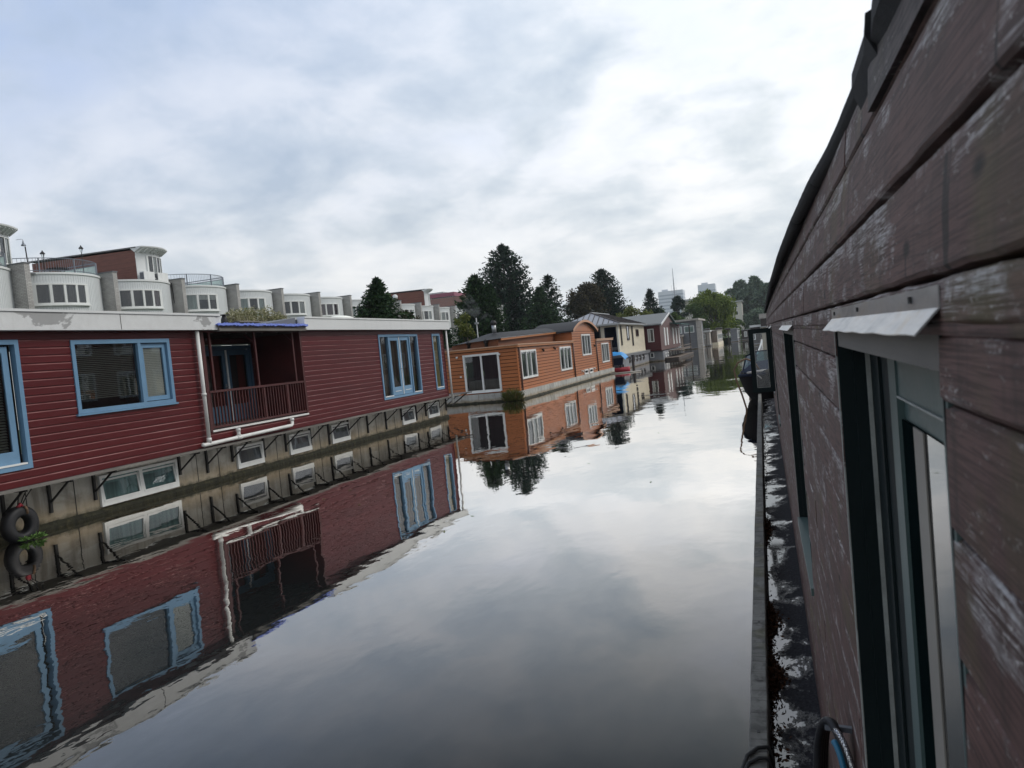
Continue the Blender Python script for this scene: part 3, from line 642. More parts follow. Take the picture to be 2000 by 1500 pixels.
# roof vent, planter with pale shrubs
t = thing('roof_vent', 'black hooded vent pot standing on the red houseboat roof beside the blue sheet', 'vent', (-12.55, 15.85, 3.5))
lo = []
for z, r in ((3.5, .07), (3.62, .075), (3.68, .085), (3.78, .08), (3.86, .05), (3.9, .02)): lo.append([(-12.55+r*math.cos(a*.6283), 15.85+r*math.sin(a*.6283), z) for a in range(10)])
MB().loft(lo).build('pot', M['black'], t, True); MB().box(-12.63, -12.47, 15.74, 15.96, 3.885, 3.905).build('cap', M['black'], t)
# ------------------------------------------------------------------ foliage
def leaf(mb, p, d, n, l, w):
    """one leaf-sized face: p base centre, d direction, n roughly its normal"""
    s = d.cross(n)
    if s.length < 1e-4: s = Vector((1, 0, 0))
    s = s.normalized()*w/2; e = d*l
    b = len(mb.v); mb.v += [tuple(p-e*.1), tuple(p+e*.45+s), tuple(p+e), tuple(p+e*.45-s)]; mb.f.append((b, b+1, b+2, b+3))
def rvec(r): 
    while True:
        v = Vector((r.uniform(-1, 1), r.uniform(-1, 1), r.uniform(-1, 1)))
        if .05 < v.length < 1: return v.normalized()
def bush_mb(c, rx, ry, rz, n, l, w, seed, flat=.0, lumps=7):
    r = random.Random(seed); mb = MB(); cs = []
    for i in range(lumps):
        a = r.uniform(0, 6.28); q_ = r.uniform(0, .7); cs.append((c[0]+rx*q_*math.cos(a), c[1]+ry*q_*math.sin(a), c[2]+rz*r.uniform(.1, .65), r.uniform(.35, .6)))
    for i in range(n):
        k = cs[r.randrange(lumps)]; v = rvec(r); s = k[3]*r.uniform(.6, 1.1)
        p = Vector((k[0]+v.x*rx*s, k[1]+v.y*ry*s, max(c[2]+.01, k[2]+v.z*rz*s))); d = (v*.6+rvec(r)+Vector((0, 0, .3))).normalized(); leaf(mb, p, d, rvec(r), l*r.uniform(.6, 1.3), w*r.uniform(.7, 1.2))
    return mb
t = thing('roof_plants', 'pale flowering plants in a long wooden box on the red houseboat roof', 'plants', (-12.62, 17.0, 3.69))
MB().box(-12.95, -12.3, 16.1, 18.1, 3.695, 3.735).build('planter', M['old_wood'], t)
fb = MB()
for k, (y, h) in enumerate(((16.2, .26), (16.5, .32), (16.85, .40), (17.25, .44), (17.6, .40), (17.95, .32), (18.25, .22))):
    b = bush_mb((-12.62, y, 3.72),   .28, .27, h, 620, .07, .028, 40+k); fb.add(b.v, b.f)
fb.build('foliage', M['paleplant'], t)
def conifer(name, label, loc, h, rb, mat, seed, style='spruce', whorls=34, base=.06, group=None, lean=0., dens=1., size=1., cat='tree'):
    r = random.Random(seed); t = thing(name, label, cat, loc, group); o = Vector(loc)
    MB().tube([o+Vector((0, 0, -.3)), o+Vector((lean*.4, 0, h*.5)), o+Vector((lean, 0, h*.97))], [h*.018+.05, h*.011+.03, .015], 7).build('trunk', M['bark'], t, True)
    mb = MB(); limbs = MB()
    for k in range(whorls):
        f = base+(1-base)*(k/(whorls-1))**.92; z = h*f
        if style == 'cypress': rr = rb*min(1, 1.25*(1-f)**.62)*(1-.28*max(0, .22-f)/.22)
        elif style == 'pine': rr = rb*(1-f)**.54*(.74+.26*min(1, f*3.4))
        else: rr = rb*(1-f)**.86
        nb = max(4, int((6+9*(1-f))*dens))
        for b in range(nb):
            a = r.uniform(0, 6.283); L = rr*r.uniform(.62, 1.16)+.05*size; dr = Vector((math.cos(a), math.sin(a), 0))
            if style == 'pine': up0, up1 = r.uniform(-.05, .30), r.uniform(.05, .3)
            elif style == 'cypress': up0, up1 = r.uniform(.5, 1.1), r.uniform(-.5, -.1)
            else: up0, up1 = r.uniform(-.28, .10), r.uniform(-.15, .22)
            st = o+Vector((lean*f, 0, z)); m = max(3, int(L/(.21*size)))
            pts = []
            for i in range(m+1):
                u = i/m; pts.append(st+dr*(L*u)+Vector((0, 0, L*(up0*u+up1*u*u))))
            if L > .9: limbs.tube(pts[::max(1, m//3)], [.022*size*(1-i*.25) for i in range(len(pts[::max(1, m//3)]))], 3, False)
            for i in range(m+1):
                u = i/m
                if u < .22 and L > 1: continue
                for s in range(3 if style != 'cypress' else 4):
                    d = (dr*r.uniform(.4, 1.2)+rvec(r)*.85+Vector((0, 0, .45 if style == 'pine' else (.55 if style == 'cypress' else -.05)))).normalized()
                    p = pts[i]+rvec(r)*.09*size
                    leaf(mb, p, d, rvec(r), size*r.uniform(.20, .42)*(1.15-.4*u), size*r.uniform(.07, .15))
    mb.build('crown', M[mat], t)
    if limbs.v: limbs.build('limbs', M['bark'], t)
    return t
def broad(name, label, loc, h, rx, ry, mat, seed, nblob=46, per=150, ls=.30, z0=.22, shape='round', group=None, cat='tree', strands=0, haze=None, trunkr=None):
    r = random.Random(seed); t = thing(name, label, cat, loc, group); o = Vector(loc); mb = MB(); lm = MB()
    tr = trunkr or h*.022+.04; fork = o+Vector((r.uniform(-.2, .2), 0, h*max(.18, z0)))
    lm.tube([o+Vector((0, 0, -.3)), o+Vector((.05, 0, h*.1)), fork, o+Vector((0, 0, h*.62))], [tr*1.25, tr, tr*.8, tr*.3], 8); 
    h1, h2, h3 = r.uniform(0, 6.28), r.uniform(0, 6.28), r.uniform(0, 6.28)
    for i in range(nblob):
        f = r.random()**.85; z = h*(z0+(1-z0)*f)
        if shape == 'round': prof = math.sin(math.pi*min(1, max(.12, .16+.80*f)))**.6
        elif shape == 'poplar': prof = (.75+.25*math.sin(math.pi*f))*min(1, (1-f)*3.2+.15)
        else: prof = math.sin(math.pi*min(.97, .25+.72*f))**.55
        a = r.uniform(0, 6.283); q_ = math.sqrt(r.random())*.86; br = r.uniform(.16, .30)*(rx+ry)/2*(.7 if shape == 'poplar' else 1)
        md = 1+.20*math.sin(2*a+h1)+.14*math.sin(3*a+h2)+.12*math.sin(9*f+h3); br *= r.uniform(.55, 1.25); c = o+Vector((rx*prof*q_*md*math.cos(a), ry*prof*q_*md*math.sin(a), min(z, h*(1-.16*q_*(1+math.sin(a+h3)))-br*.75)))
        if i % 4 == 0: lm.tube([fork, fork.lerp(c, .5)+rvec(r)*.2, c], [tr*.45, tr*.25, tr*.08], 5, False)
        for j in range(per):
            v = rvec(r); v.z = v.z*.8+.15; p = c+Vector((v.x, v.y, v.z))*br*r.uniform(.45, 1.15); d = (v*.7+rvec(r)+Vector((0, 0, -.2))).normalized()
            leaf(mb, p, d, (v+rvec(r)*.7).normalized(), ls*r.uniform(.6, 1.35), ls*.55*r.uniform(.6, 1.2))
        if strands:
            for j in range(strands):
                aa = r.uniform(0, 6.283); p = c+Vector((math.cos(aa), math.sin(aa), r.uniform(-.3, .3)))*br*.95; ln = r.uniform(.6, 1.9)*h*.14; m = 9
                for k in range(m):
                    leaf(mb, p+Vector((r.uniform(-.08, .08), r.uniform(-.08, .08), -ln*k/m)), (Vector((0, 0, -1))+rvec(r)*.35).normalized(), rvec(r), ls*r.uniform(.8, 1.4), ls*.35)
    lm.build('trunk', M['bark'], t, True); mb.build('crown', M[mat], t)
    return t
# ------------------------------------------------------------------ orange houseboat
def orange_boat():
    X, Y = -11.28, 35.04
    t = thing('houseboat', 'orange board houseboat with white windows and an arched gable on its roof line', 'houseboat', (-14, 47, 0))
    hl = MB().box(-16.8, X+.10, Y-.12, 59.0, -.7, .44).build('hull', M['concrete_pale'], t)
    sm = MB()
    for x in (-14.3, -13.4, -12.55): sm.box(x, x+.015, Y-.127, Y-.12, .0, .43)
    for y in (40.0, 46.3, 50.4, 53.2): sm.box(X+.10, X+.107, y, y+.03, 0, .43)
    sm.build('seam', M['brown_wood'], hl)
    ms = MB(); lo = []
    for i in range(110):
        y = Y-.2+24.1*i/109; r1 = R.uniform(.03, .07); lo.append([(X+.08, y, -.1), (X+.17+r1, y, -.1), (X+.15+r1, y, .03+r1*.3), (X+.08, y, .07+r1*.6)])
    ms.loft(lo); lo = []
    for i in range(24):
        x = -16.8+5.7*i/23; r1 = R.uniform(.02, .05); lo.append([(x, Y-.1, -.1), (x, Y-.17-r1, -.1), (x, Y-.16-r1, .03), (x, Y-.1, .06+r1)])
    ms.loft(lo); ms.build('moss_ledge', M['moss'], hl)
    prof = [(0, -.02), (.001, .0), (.83, .0), (.831, -.02)]; bp = [(0, -.03), (1, -.03)]
    def rows(z0, z1, p=.16):
        n = int(round((z1-z0)/p)); h = (z1-z0)/n; return [(z0+i*h, z0+(i+1)*h) for i in range(n)]
    P = PX(X); w1, w2, w3, w4 = (35.54, 38.2, .97, 2.38), (43.05, 45.75, .97, 2.38), (48.84, 51.46, 1.67, 3.08), (55.1, 57.76, .96, 2.39)
    bb = lap_wall(P, Y+.02, 46.4, [(.44, 2.54)], [w1, w2], bp); bb2 = lap_wall(P, 53.1, 58.9, [(.44, 2.56)], [w4], bp); bb.add(bb2.v, bb2.f); bb2 = lap_wall(PX(X+.02), 46.42, 53.08, [(.44, 3.28)], [w3], bp); bb.add(bb2.v, bb2.f); bb2 = lap_wall(PY(Y), -16.6, X-.03, [(.44, 2.54)], [(-14.06, -12.18, .53, 2.4)], bp); bb.add(bb2.v, bb2.f)
    bb.build('groove_shade', M['groove_shade_brown'], t)  # dark sheet behind the board gaps puts the groove shade into colour
    lap_wall(P, Y+.02, 46.4, rows(.44, 2.54), [w1, w2], prof).build('side_wall', M['orange'], t)
    lap_wall(P, 53.1, 58.9, rows(.44, 2.56), [w4], prof).build('side_wall', M['orange'], t)
    # tall bay with the arched gable
    P2 = PX(X+.02); tb = lap_wall(P2, 46.42, 53.08, rows(.44, 3.28), [w3], prof)
    arc = [(46.42+6.66*i/24, 3.28+.56*math.sin(math.pi*i/24)**.8) for i in range(25)]
    tb.loft([[P2(a, 3.28, -.005) for a, b in arc], [P2(a, b, -.005) for a, b in arc]], closed=False, cap=False)
    for yy in (46.42, 53.08): tb.quad((X+.02, yy, .44), (X-2.4, yy, .44), (X-2.4, yy, 3.3), (X+.02, yy, 3.3))
    tb.build('tall_bay', M['orange'], t)
    ar = MB(); arc2 = [(46.1+7.3*i/28, 3.22+.66*math.sin(math.pi*i/28)**.8) for i in range(29)]
    lo = [[(X+.22, a, b), (X+.22, a, b+.10), (X-2.6, a, b+.10), (X-2.6, a, b)] for a, b in arc2]
    at = ar.loft(lo).build('arched_roof', M['roofing'], t)
    lo = [[(X+.225, a, b-.02), (X+.25, a, b-.02), (X+.25, a, b+.13), (X+.225, a, b+.13)] for a, b in arc2]
    MB().loft(lo).build('arch_trim', paint('salmon_trim', (.50, .27, .16), .5, .1), at)
    # front wall
    PF = PY(Y); SL = (-14.06, -12.18, .53, 2.4)
    lap_wall(PF, -16.6, X, rows(.44, 2.54, .17), [SL], prof).build('front_wall', M['orange_front'], t)
    # posts and downpipes in brown
    dpm = paint('brown_pipe', (.10, .055, .045), .5, .15)
    MB().box(X-.02, X+.012, Y-.012, Y+.10, .44, 2.54).build('corner_board', M['orange'], t)
    for y in (35.3, 46.3, 53.25, 58.8): MB().tube([(X+.06, y, .36), (X+.06, y, 2.55)], .045, 8).build('drain_pipe', dpm, t, True)
    # cornices
    cm = paint('orange_fascia', (.38, .15, .055), .5, .1); ct = paint('pale_orange_trim', (.50, .31, .20), .5, .1)
    c1 = MB().box(X-.4, X+.12, Y-.12, 46.4, 2.545, 2.65).box(-16.8, X-.41, Y-.12, Y+.3, 2.545, 2.65).build('cornice', cm, t)
    MB().box(X-.42, X+.15, Y-.15, 46.4, 2.652, 2.70).box(-16.85, X-.43, Y-.15, Y+.3, 2.652, 2.70).build('cornice_trim', ct, c1)
    c2 = MB().box(X-.4, X+.14, 53.1, 59.3, 2.57, 2.68).build('cornice', ct, t); MB().box(X-.42, X+.17, 53.1, 59.33, 2.682, 2.73).build('cornice_trim', ct, c2)
    MB().box(-16.8, X-.44, Y+.31, 46.4, 2.5, 2.62).box(-16.8, X-.45, 53.1, 59.2, 2.5, 2.64).box(-16.8, X-2.45, 46.41, 53.09, 2.5, 2.6).build('roof', M['roofing'], t)
    MB().quad((X, 58.9, .44), (-16.8, 58.9, .44), (-16.8, 58.9, 2.55), (X, 58.9, 2.55)).build('end_wall', M['orange_front'], t)
    # raised middle with its curved roof
    xe = -12.35
    def ez(y): return 3.06+(y-35.6)*.026
    rm = MB()
    ys = [35.6+11.2*i/10 for i in range(11)]
    rm.loft([[(xe, y, 2.62) for y in ys], [(xe, y, ez(y)-.04) for y in ys]], closed=False, cap=False)
    rm.add([(xe, 35.6, 2.62), (-14.8, 35.6, 2.62), (-14.8, 35.6, 2.90), (-14.0, 35.6, 3.0), (xe, 35.6, ez(35.6)-.04)], [(0, 1, 2, 3, 4)])
    rmo = rm.build('raised_wall', paint('red_brown_boards', (.20, .075, .035), .6, .15, 1.5, (1, 1, 4)), t)  # red-brown is the raised wall's own colour
    rr = MB(); lo = []
    for i in range(15):
        y = 35.35+13.2*i/14; hf = .36*min(1, i/3); sec = []
        for j in range(13):
            u = j/12; sec.append((xe+.14-2.5*u, y, ez(y)+hf*math.sin(math.pi*min(1, u*.93+.02))**.75-.1*u))
        lo.append(sec)
    rr.loft(lo, closed=False, cap=False); rro = rr.build('curved_roof', M['roofing'], t, True)
    MB().loft([[(xe+.14, y, ez(y)-.10), (xe+.17, y, ez(y)-.10), (xe+.17, y, ez(y)+.0), (xe+.14, y, ez(y)+.0)] for y in ys+[48.4]]).build('roof_edge', cm, rro)
    MB().loft([[(xe+.14, y, ez(y)+.002), (xe+.19, y, ez(y)+.002), (xe+.19, y, ez(y)+.03), (xe+.14, y, ez(y)+.03)] for y in ys+[48.4]]).build('roof_edge_trim', M['zinc'], rro)
    MB().hexa([(-17.0, 37.6, 2.6), (-12.6, 37.6, 2.6), (-12.6, 41, 2.6), (-17.0, 41, 2.6), (-17.0, 37.6, 2.72), (-12.6, 37.6, 3.25), (-12.6, 41, 3.3), (-17.0, 41, 2.8)]).build('rear_cabin', M['red_brick'], t)
    # windows
    for (a0, a1, b0, b1) in (w1, w2, w3, w4): window(t, P if (a0, a1) != w3[:2] else P2, a0, a1, b0, b1, .10, (.36, .64), 'white', name='window', c0=-.04, c1=.05, cp=.0, cb=-.03, backs=('curtain_grey', 'curtain_white', 'curtain_grey'))
    window(t, P2, 48.86, 49.95, .45, .77, .09, (), 'white', back='curtain_dark', name='hull_window'); window(t, P2, 50.32, 51.42, .45, .77, .09, (), 'white', back='curtain_dark', name='hull_window')
    w, cl = window(t, PF, *SL, .10, (.5,), 'white', back='curtain_dark', name='sliding_door', c0=-.05, c1=.05, cp=.0, cb=-.12)
    MB().box(-14.0, -12.24, Y-.10, Y-.05, .50, .53).build('threshold', M['white'], w)
    # wall lamps, vents on the side
    for (y, z) in ((39.5, 2.32), (41.9, 2.36), (52.6, 2.3)): MB().box(X, X+.05, y-.03, y+.03, z-.05, z+.05).sphere((X+.09, y, z-.05), .06, .06, .08, 8, 5).build('wall_lamp', M['black'], t)
    for (x, z) in ((-14.35, 2.34), (-12.15, 2.30)): MB().box(x-.04, x+.04, Y-.05, Y, z-.03, z+.03).sphere((x, Y-.09, z-.03), .06, .06, .05, 8, 5).build('wall_lamp', M['pvc'], t)
    MB().box(-14.3, -14.22, Y-.03, Y, 1.32, 1.40).build('socket', M['pvc'], t)
    for (y) in (48.2, 51.9): MB().tube([(X+.0, y, .72), (X+.14, y, .70)], .06, 8).build('vent_pipe', M['pvc'], t)
    # chimney and vents on the roof
    ch = MB().tube([(-13.2, 37.6, 3.4), (-13.2, 37.6, 3.85)], .12, 10).build('chimney', M['zinc'], t, True)
    MB().tube([(-13.2, 37.6, 3.83), (-13.2, 37.6, 3.92), (-13.2, 37.6, 4.06)], [.15, .19, .10], 10).build('chimney_cowl', M['black'], ch, True)
    for (x, y, z) in ((-13.9, 36.0, 2.6), (-12.95, 35.9, 2.6)): MB().tube([(x, y-.4, z), (x, y-.4, z+.28), (x, y-.4, z+.30), (x, y-.4, z+.42), (x, y-.4, z+.5)], [.09, .08, .13, .12, .03], 9).build('roof_vent', M['black'], t, True)
orange_boat()
t = thing('waterside_plant', 'rust and green plant growing at the waterline by the orange houseboat corner', 'plant', (-11.5, 34.75, 0))
r_ = random.Random(5); fb = MB()
for i in range(620):
    a = r_.uniform(0, 6.28); q_ = r_.random()**.6; p = Vector((-11.55+.5*q_*math.cos(a), 34.62+.22*q_*math.sin(a), r_.uniform(0, .5)*(1.05-q_*.6))); leaf(fb, p, (Vector((math.cos(a)*.7, math.sin(a)*.7, 1))+rvec(r_)*.45).normalized(), rvec(r_), r_.uniform(.16, .40), .028)
fb.build('foliage', M['reed'], t)
# ------------------------------------------------------------------ cream houseboat
def cream_boat():
    X, Y0, Y1 = -11.5, 63.6, 78.4
    t = thing('houseboat', 'cream board houseboat with tall narrow dark windows and a grey hipped metal roof', 'houseboat', (-14, 71, 0))
    hl = MB().box(-16.7, X+.22, Y0-.3, Y1+.2, -.7, 1.02).build('hull', M['concrete_grey'], t)
    MB().box(-16.7, X+.40, Y0-.4, Y1+.35, 1.03, 1.24).build('deck', M['slate'], t)
    MB().box(-16.7, X+.43, Y0-.43, Y1+.38, 1.242, 1.30).build('deck_edge', M['zinc'], t)
    prof = [(0, 0), (.93, 0), (.94, -.015), (1, -.015)]; n = 13; rows = [(1.3+i*.2, 1.5+i*.2) for i in range(n)]
    lap_wall(PX(X), Y0, Y1, rows, [], prof).build('side_wall', M['cream'], t)
    OP = (-12.62, -11.62, 1.5, 3.66)
    lap_wall(PY(Y0), -16.6, X, rows, [OP, (-13.9, -13.05, 2.3, 3.55)], prof).build('front_wall', M['cream'], t)
    lap_wall(plane_map((X, Y1, 0), (-1, 0, 0), (0, 1, 0)), 0, 5.5, rows, [], prof).build('back_wall', M['cream'], t)
    dk = MB(); dk.quad((-16.6, Y0+1.4, 1.31), (X-.03, Y0+1.4, 1.31), (X-.03, Y0+1.4, 3.9), (-16.6, Y0+1.4, 3.9)); dk.build('porch_lining', M['navy'], t)
    w = MB(); PF = PY(Y0)
    for (a0, a1, b0, b1) in ((-12.62, -12.56, 1.5, 3.66), (-11.68, -11.62, 1.5, 3.66), (-12.56, -11.68, 3.60, 3.66)): pbox(w, PF, a0, a1, b0, b1, -.05, .03)
    MB().box(-12.2, -12.0, Y0+1.2, Y0+1.36, 1.31, 1.95).box(-12.3, -11.9, Y0+1.0, Y0+1.36, 1.7, 1.95).build('porch_bench', M['slate'], t)
    w.build('porch_frame', M['navy'], t)
    for (a0, a1, b0, b1) in ((64.75, 65.25, 2.04, 3.73), (67.85, 69.0, 2.44, 3.74), (70.55, 71.15, 1.9, 3.72), (73.0, 74.5, 2.74, 3.42)):
        window(t, PX(X), a0, a1, b0, b1, .07, (), 'dark_wood', back='curtain_dark', name='window')
    for y in (63.64,): MB().box(X-.0, X+.03, y, y+.16, 1.31, 3.88).build('corner_board', M['white'], t)
    for i in range(5):
        y = 66.6+i*2.0; ww, _ = window(t, PX(X+.22), y, y+.75, .44, .98, .09, (), 'dark_wood', back='curtain_dark', name='hull_window')
        MB().box(X+.22, X+.36, y+.95, y+1.5, .74, .77).build('bracket', M['white'], t)
    # hip roof with standing seams
    E0, E1, xa, xb_, rz, ez = Y0-.5, Y1+.5, X+.30, -16.95, 5.16, 3.93; r0, r1, xr = 67.2, 75.6, -14.4
    a, b, c, d = (xa, E0, ez), (xa, E1, ez), (xb_, E1, ez), (xb_, E0, ez); p, q_ = (xr, r0, rz), (xr, r1, rz)
    mb = MB().add([a, b, c, d, p, q_], [(0, 1, 5, 4), (1, 2, 5), (2, 3, 4, 5), (3, 0, 4)]); rf = mb.build('roof', M['seam_metal'], t)
    sm = MB()
    V = Vector
    for i in range(1, 12):
        f = i/12; base = V(d).lerp(V(a), f); 
        if f > .5: top = V(a).lerp(V(p), (1-f)*2)
        else: top = V(d).lerp(V(p), f*2)
        sm.bar(base+V((0, 0, .02)), top+V((0, 0, .02)), .05, .05)
    for i in range(1, 20):
        y = E0+(E1-E0)*i/20; f = min(1, (y-E0)/(r0-E0), (E1-y)/(E1-r1)); sm.bar((xa, y, ez+.02), (xa+(xr-xa)*f, y, ez+(rz-ez)*f+.02), .05, .04)
    sm.bar(V(a)+V((0, 0, .03)), V(p)+V((0, 0, .03)), .12, .06); sm.build('seam', M['dark_wood'], rf)
    rc = MB().bar(V(p)+V((0, 0, .04)), V(q_)+V((0, 0, .04)), .16, .08); rc.build('ridge_cap', M['zinc'], rf)
    MB().box(xb_, xa+.04, E0-.05, E0, ez-.12, ez+.02).box(xa, xa+.04, E0+.01, E1, ez-.12, ez+.02).build('gutter', M['zinc'], rf)
    MB().box(xb_+.1, xa-.06, E0+.06, E1-.06, ez-.06, ez-.005).build('soffit', M['brown_wood'], rf)
    MB().tube([(-12.98, Y0-.1, ez-.1), (-12.98, Y0-.1, 1.3)], .06, 8).build('drain_pipe', M['dark_wood'], t)
cream_boat()
# small craft between the orange and the cream boat
t = thing('rowing_boat', 'small red rowing boat floating between the orange and cream houseboats', 'rowing boat', (-11.1, 60.6, 0))
lo = []
for i in range(11):
    u = i/10; x = -12.0+1.75*u; w_ = .42*math.sin(math.pi*min(1, .12+.86*(1-u)))**.6 if u < .98 else .04; w_ = max(.04, w_*(1 if u < .6 else (1-u)/.4+.08)); z1 = .30+.12*max(0, u-.5)
    lo.append([(x, 60.6-w_, z1), (x, 60.6-w_*.8, .02), (x, 60.6, -.1), (x, 60.6+w_*.8, .02), (x, 60.6+w_, z1), (x, 60.6+w_*.82, z1), (x, 60.6+w_*.6, .16), (x, 60.6, .10), (x, 60.6-w_*.6, .16), (x, 60.6-w_*.82, z1)])
MB().loft(lo).build('hull', M['red_hull'], t, True); MB().box(-11.55, -11.35, 60.25, 60.95, .22, .26).build('thwart', M['old_wood'], t)
t = thing('covered_dinghy', 'dark dinghy on a frame under a bright blue tarp behind the red rowing boat', 'dinghy', (-11.4, 61.9, 0))
lo = []
for i in range(9):
    u = i/8; y = 61.2+1.5*u; lo.append([(-12.9, y, .5), (-10.95-.2*u, y, .5), (-10.85-.2*u, y, 1.05), (-12.9, y, 1.05)])
MB().loft(lo).build('hull', M['navy'], t)
fr = MB()
for (x, y) in ((-12.6, 61.3), (-11.1, 61.3), (-12.6, 62.5), (-11.1, 62.5)): fr.box(x-.05, x+.05, y-.05, y+.05, -.6, .5)
fr.bar((-11.6, 61.25, 1.0), (-11.05, 61.25, .2), .06); fr.box(-12.9, -10.9, 61.25, 62.5, -.02, .06); fr.build('frame', M['black'], t)
tp = MB(); g = []
for i in range(13):
    row = []
    for j in range(9):
        u, v = i/12, j/8; x = -12.95+2.35*u; y = 61.05+1.7*v; z = 1.45+.12*math.sin(3.1*u)*math.sin(3.1*v)+R.uniform(-.03, .03)-.42*max(0, u-.86)/.14-.16*(1 if j in (0, 8) else 0); row.append((x, y, z))
    g.append(row)
tp.loft(g, closed=False, cap=False); tp.build('tarp', M['tarp'], t, True)
t = thing('floating_pole', 'pale pole floating in the water in front of the red rowing boat', 'pole', (-10, 57.1, 0)); MB().tube([(-11.2, 56.9, .03), (-8.9, 57.5, .03)], .055, 8).build('pole', M['pale_wood'], t, True)
for i, (x, y, h) in enumerate(((-10.35, 63.0, 1.15),)):
    t = thing('mooring_pile', 'dark mooring pile standing in the water at the near corner of the cream houseboat', 'pile', (x, y, 0)); MB().tube([(x, y, -.8), (x, y, h)], .11, 8).build('pile', M['dark_wood'], t); MB().box(x-.13, x+.13, y-.13, y+.13, h+.001, h+.04).build('cap', M['black'], t)
# ------------------------------------------------------------------ maroon houseboat
def maroon_boat():
    Y0, X = 79.6, -10.05; t = thing('houseboat', 'dark maroon houseboat with a grey gable roof and tall white shutters on its side', 'houseboat', (-13, 88, 0))
    MB().box(-16.7, X+.1, Y0+.3, 99, -.7, 1.0).build('hull', M['concrete_grey'], t)
    prof = [(0, 0), (.94, 0), (.95, -.012), (1, -.012)]; rows = [(1.1+i*.2, 1.3+i*.2) for i in range(14)]
    w = (-11.32, -10.7, 2.05, 3.4)
    lap_wall(PY(Y0), -16.6, X, rows, [w], prof).build('front_wall', M['maroon'], t)
    s = lap_wall(PX(X), Y0, 99, rows[:13], [], prof); s.add([(X, Y0, 3.7), (X, 94.6, 3.7), (X, 87.1, 5.0)], [(0, 1, 2)]); s.build('side_wall', M['maroon_side'], t)
    MB().quad((X, 99, 1.1), (-16.7, 99, 1.1), (-16.7, 99, 3.9), (X, 99, 3.9)).build('back_wall', M['maroon'], t)
    rf = MB().hexa([(-16.9, Y0-.35, 3.72), (X+.22, Y0-.35, 3.72), (X+.22, 87.1, 5.02), (-16.9, 87.1, 5.02), (-16.9, Y0-.35, 3.82), (X+.22, Y0-.35, 3.82), (X+.22, 87.1, 5.14), (-16.9, 87.1, 5.14)])
    rf.hexa([(-16.9, 87.11, 5.02), (X+.22, 87.11, 5.02), (X+.22, 94.9, 3.72), (-16.9, 94.9, 3.72), (-16.9, 87.11, 5.14), (X+.22, 87.11, 5.14), (X+.22, 94.9, 3.82), (-16.9, 94.9, 3.82)]); r1 = rf.build('roof', M['tile_grey'], t)
    MB().bar((X+.25, Y0-.4, 3.76), (X+.25, 87.1, 5.08), .06, .2).build('barge_board', M['white'], r1)
    MB().box(-16.75, X-.1, 94.91, 99, 3.6, 3.7).build('flat_roof', M['roofing'], t)
    window(t, PY(Y0), *w, .07, (.42,), 'white', backs=('curtain_white', 'curtain_dark'), name='window')
    for y in (82.6, 85.0, 90.6, 93.8, 96.9): MB().box(X, X+.06, y, y+.95, 1.55, 3.45).build('shutter', M['white'], t)
    MB().hexa([(X, 88.6, 3.95), (X+1.3, 88.6, 3.72), (X+1.3, 98.6, 3.72), (X, 98.6, 3.95), (X, 88.6, 4.05), (X+1.3, 88.6, 3.80), (X+1.3, 98.6, 3.80), (X, 98.6, 4.05)]).build('awning', M['awning'], t)
    MB().box(X, X+1.3, 84.5, 99, .86, .95).build('side_deck', M['brown_wood'], t); MB().tube([(X+1.25, 98.4, -.6), (X+1.25, 98.4, 3.73)], .07, 7).build('post', M['dark_wood'], t)
    b = MB(); b.box(X+1.22, X+1.28, 85, 98.4, 1.28, 1.36); b.box(X+1.22, X+1.28, 85, 98.4, 1.02, 1.08); b.build('railing', M['brown_wood'], t)
    for i, y in enumerate((81.4, 83.3, 86.0, 89.0, 91.4, 94.6, 96.6)): window(t, PX(X+.1), y, y+.8, .35, .82, .12, (), 'white', back='curtain_dark', name='hull_window')
    window(t, PY(Y0+.3), -11.3, -10.9, .42, .95, .07, (), 'white', back='curtain_dark', name='hull_window')
maroon_boat()
t = thing('mooring_pontoon', 'low dark pontoon lying in the water along the maroon houseboat', 'pontoon', (-9, 84, 0)); MB().box(-9.9, -8.5, 80.6, 98, -.2, .22).build('float', M['dark_wood'], t); MB().box(-9.95, -8.45, 80.5, 98.1, .222, .27).build('deck', M['brown_wood'], t)
# ------------------------------------------------------------------ farther boats on the west side
def far_boat(label, x0, x1, y0, y1, z1, wall, roofm, front=(), side=(), over=.2, roof_t=.14, hull=.3, hullm='concrete_grey', side_mat=None, nm='houseboat'):
    t = thing(nm, label, 'houseboat', ((x0+x1)/2, (y0+y1)/2, 0)); rows = [(hull+i*(z1-hull)/10, hull+(i+1)*(z1-hull)/10) for i in range(10)]; prof = [(0, 0), (.93, 0), (.94, -.02), (1, -.02)]
    MB().box(x0-.1, x1+.12, y0-.12, y1+.1, -.7, hull-.002).build('hull', M[hullm], t)
    lap_wall(PY(y0), x0, x1, rows, [], prof).build('front_wall', M[wall], t); lap_wall(PX(x1), y0, y1, rows, [], prof).build('side_wall', M[side_mat or wall], t)
    MB().box(x0-over, x1+over, y0-over, y1+over, z1+.002, z1+roof_t).build('roof', M[roofm], t)
    for (a0, a1, b0, b1, bk, mu) in front: window(t, PY(y0), a0, a1, b0, b1, .12, mu, 'white', back=bk)
    for (a0, a1, b0, b1, bk, mu) in side: window(t, PX(x1), a0, a1, b0, b1, .12, mu, 'white', back=bk)
    return t
t = far_boat('slate grey two storey houseboat with a pale end board and a flat oversailing roof', -16.9, -10.85, 135, 150, 4.9, 'slate', 'pale_wood', [(-14.6, -13.3, 2.85, 4.05, 'curtain_mint', (.45,)), (-12.95, -11.25, 2.85, 4.05, 'curtain_mint', ())], [], .5, .32)
MB().box(-10.85, -10.0, 134.7, 135.2, -.1, 4.88).build('end_board', M['pale_wood'], t)
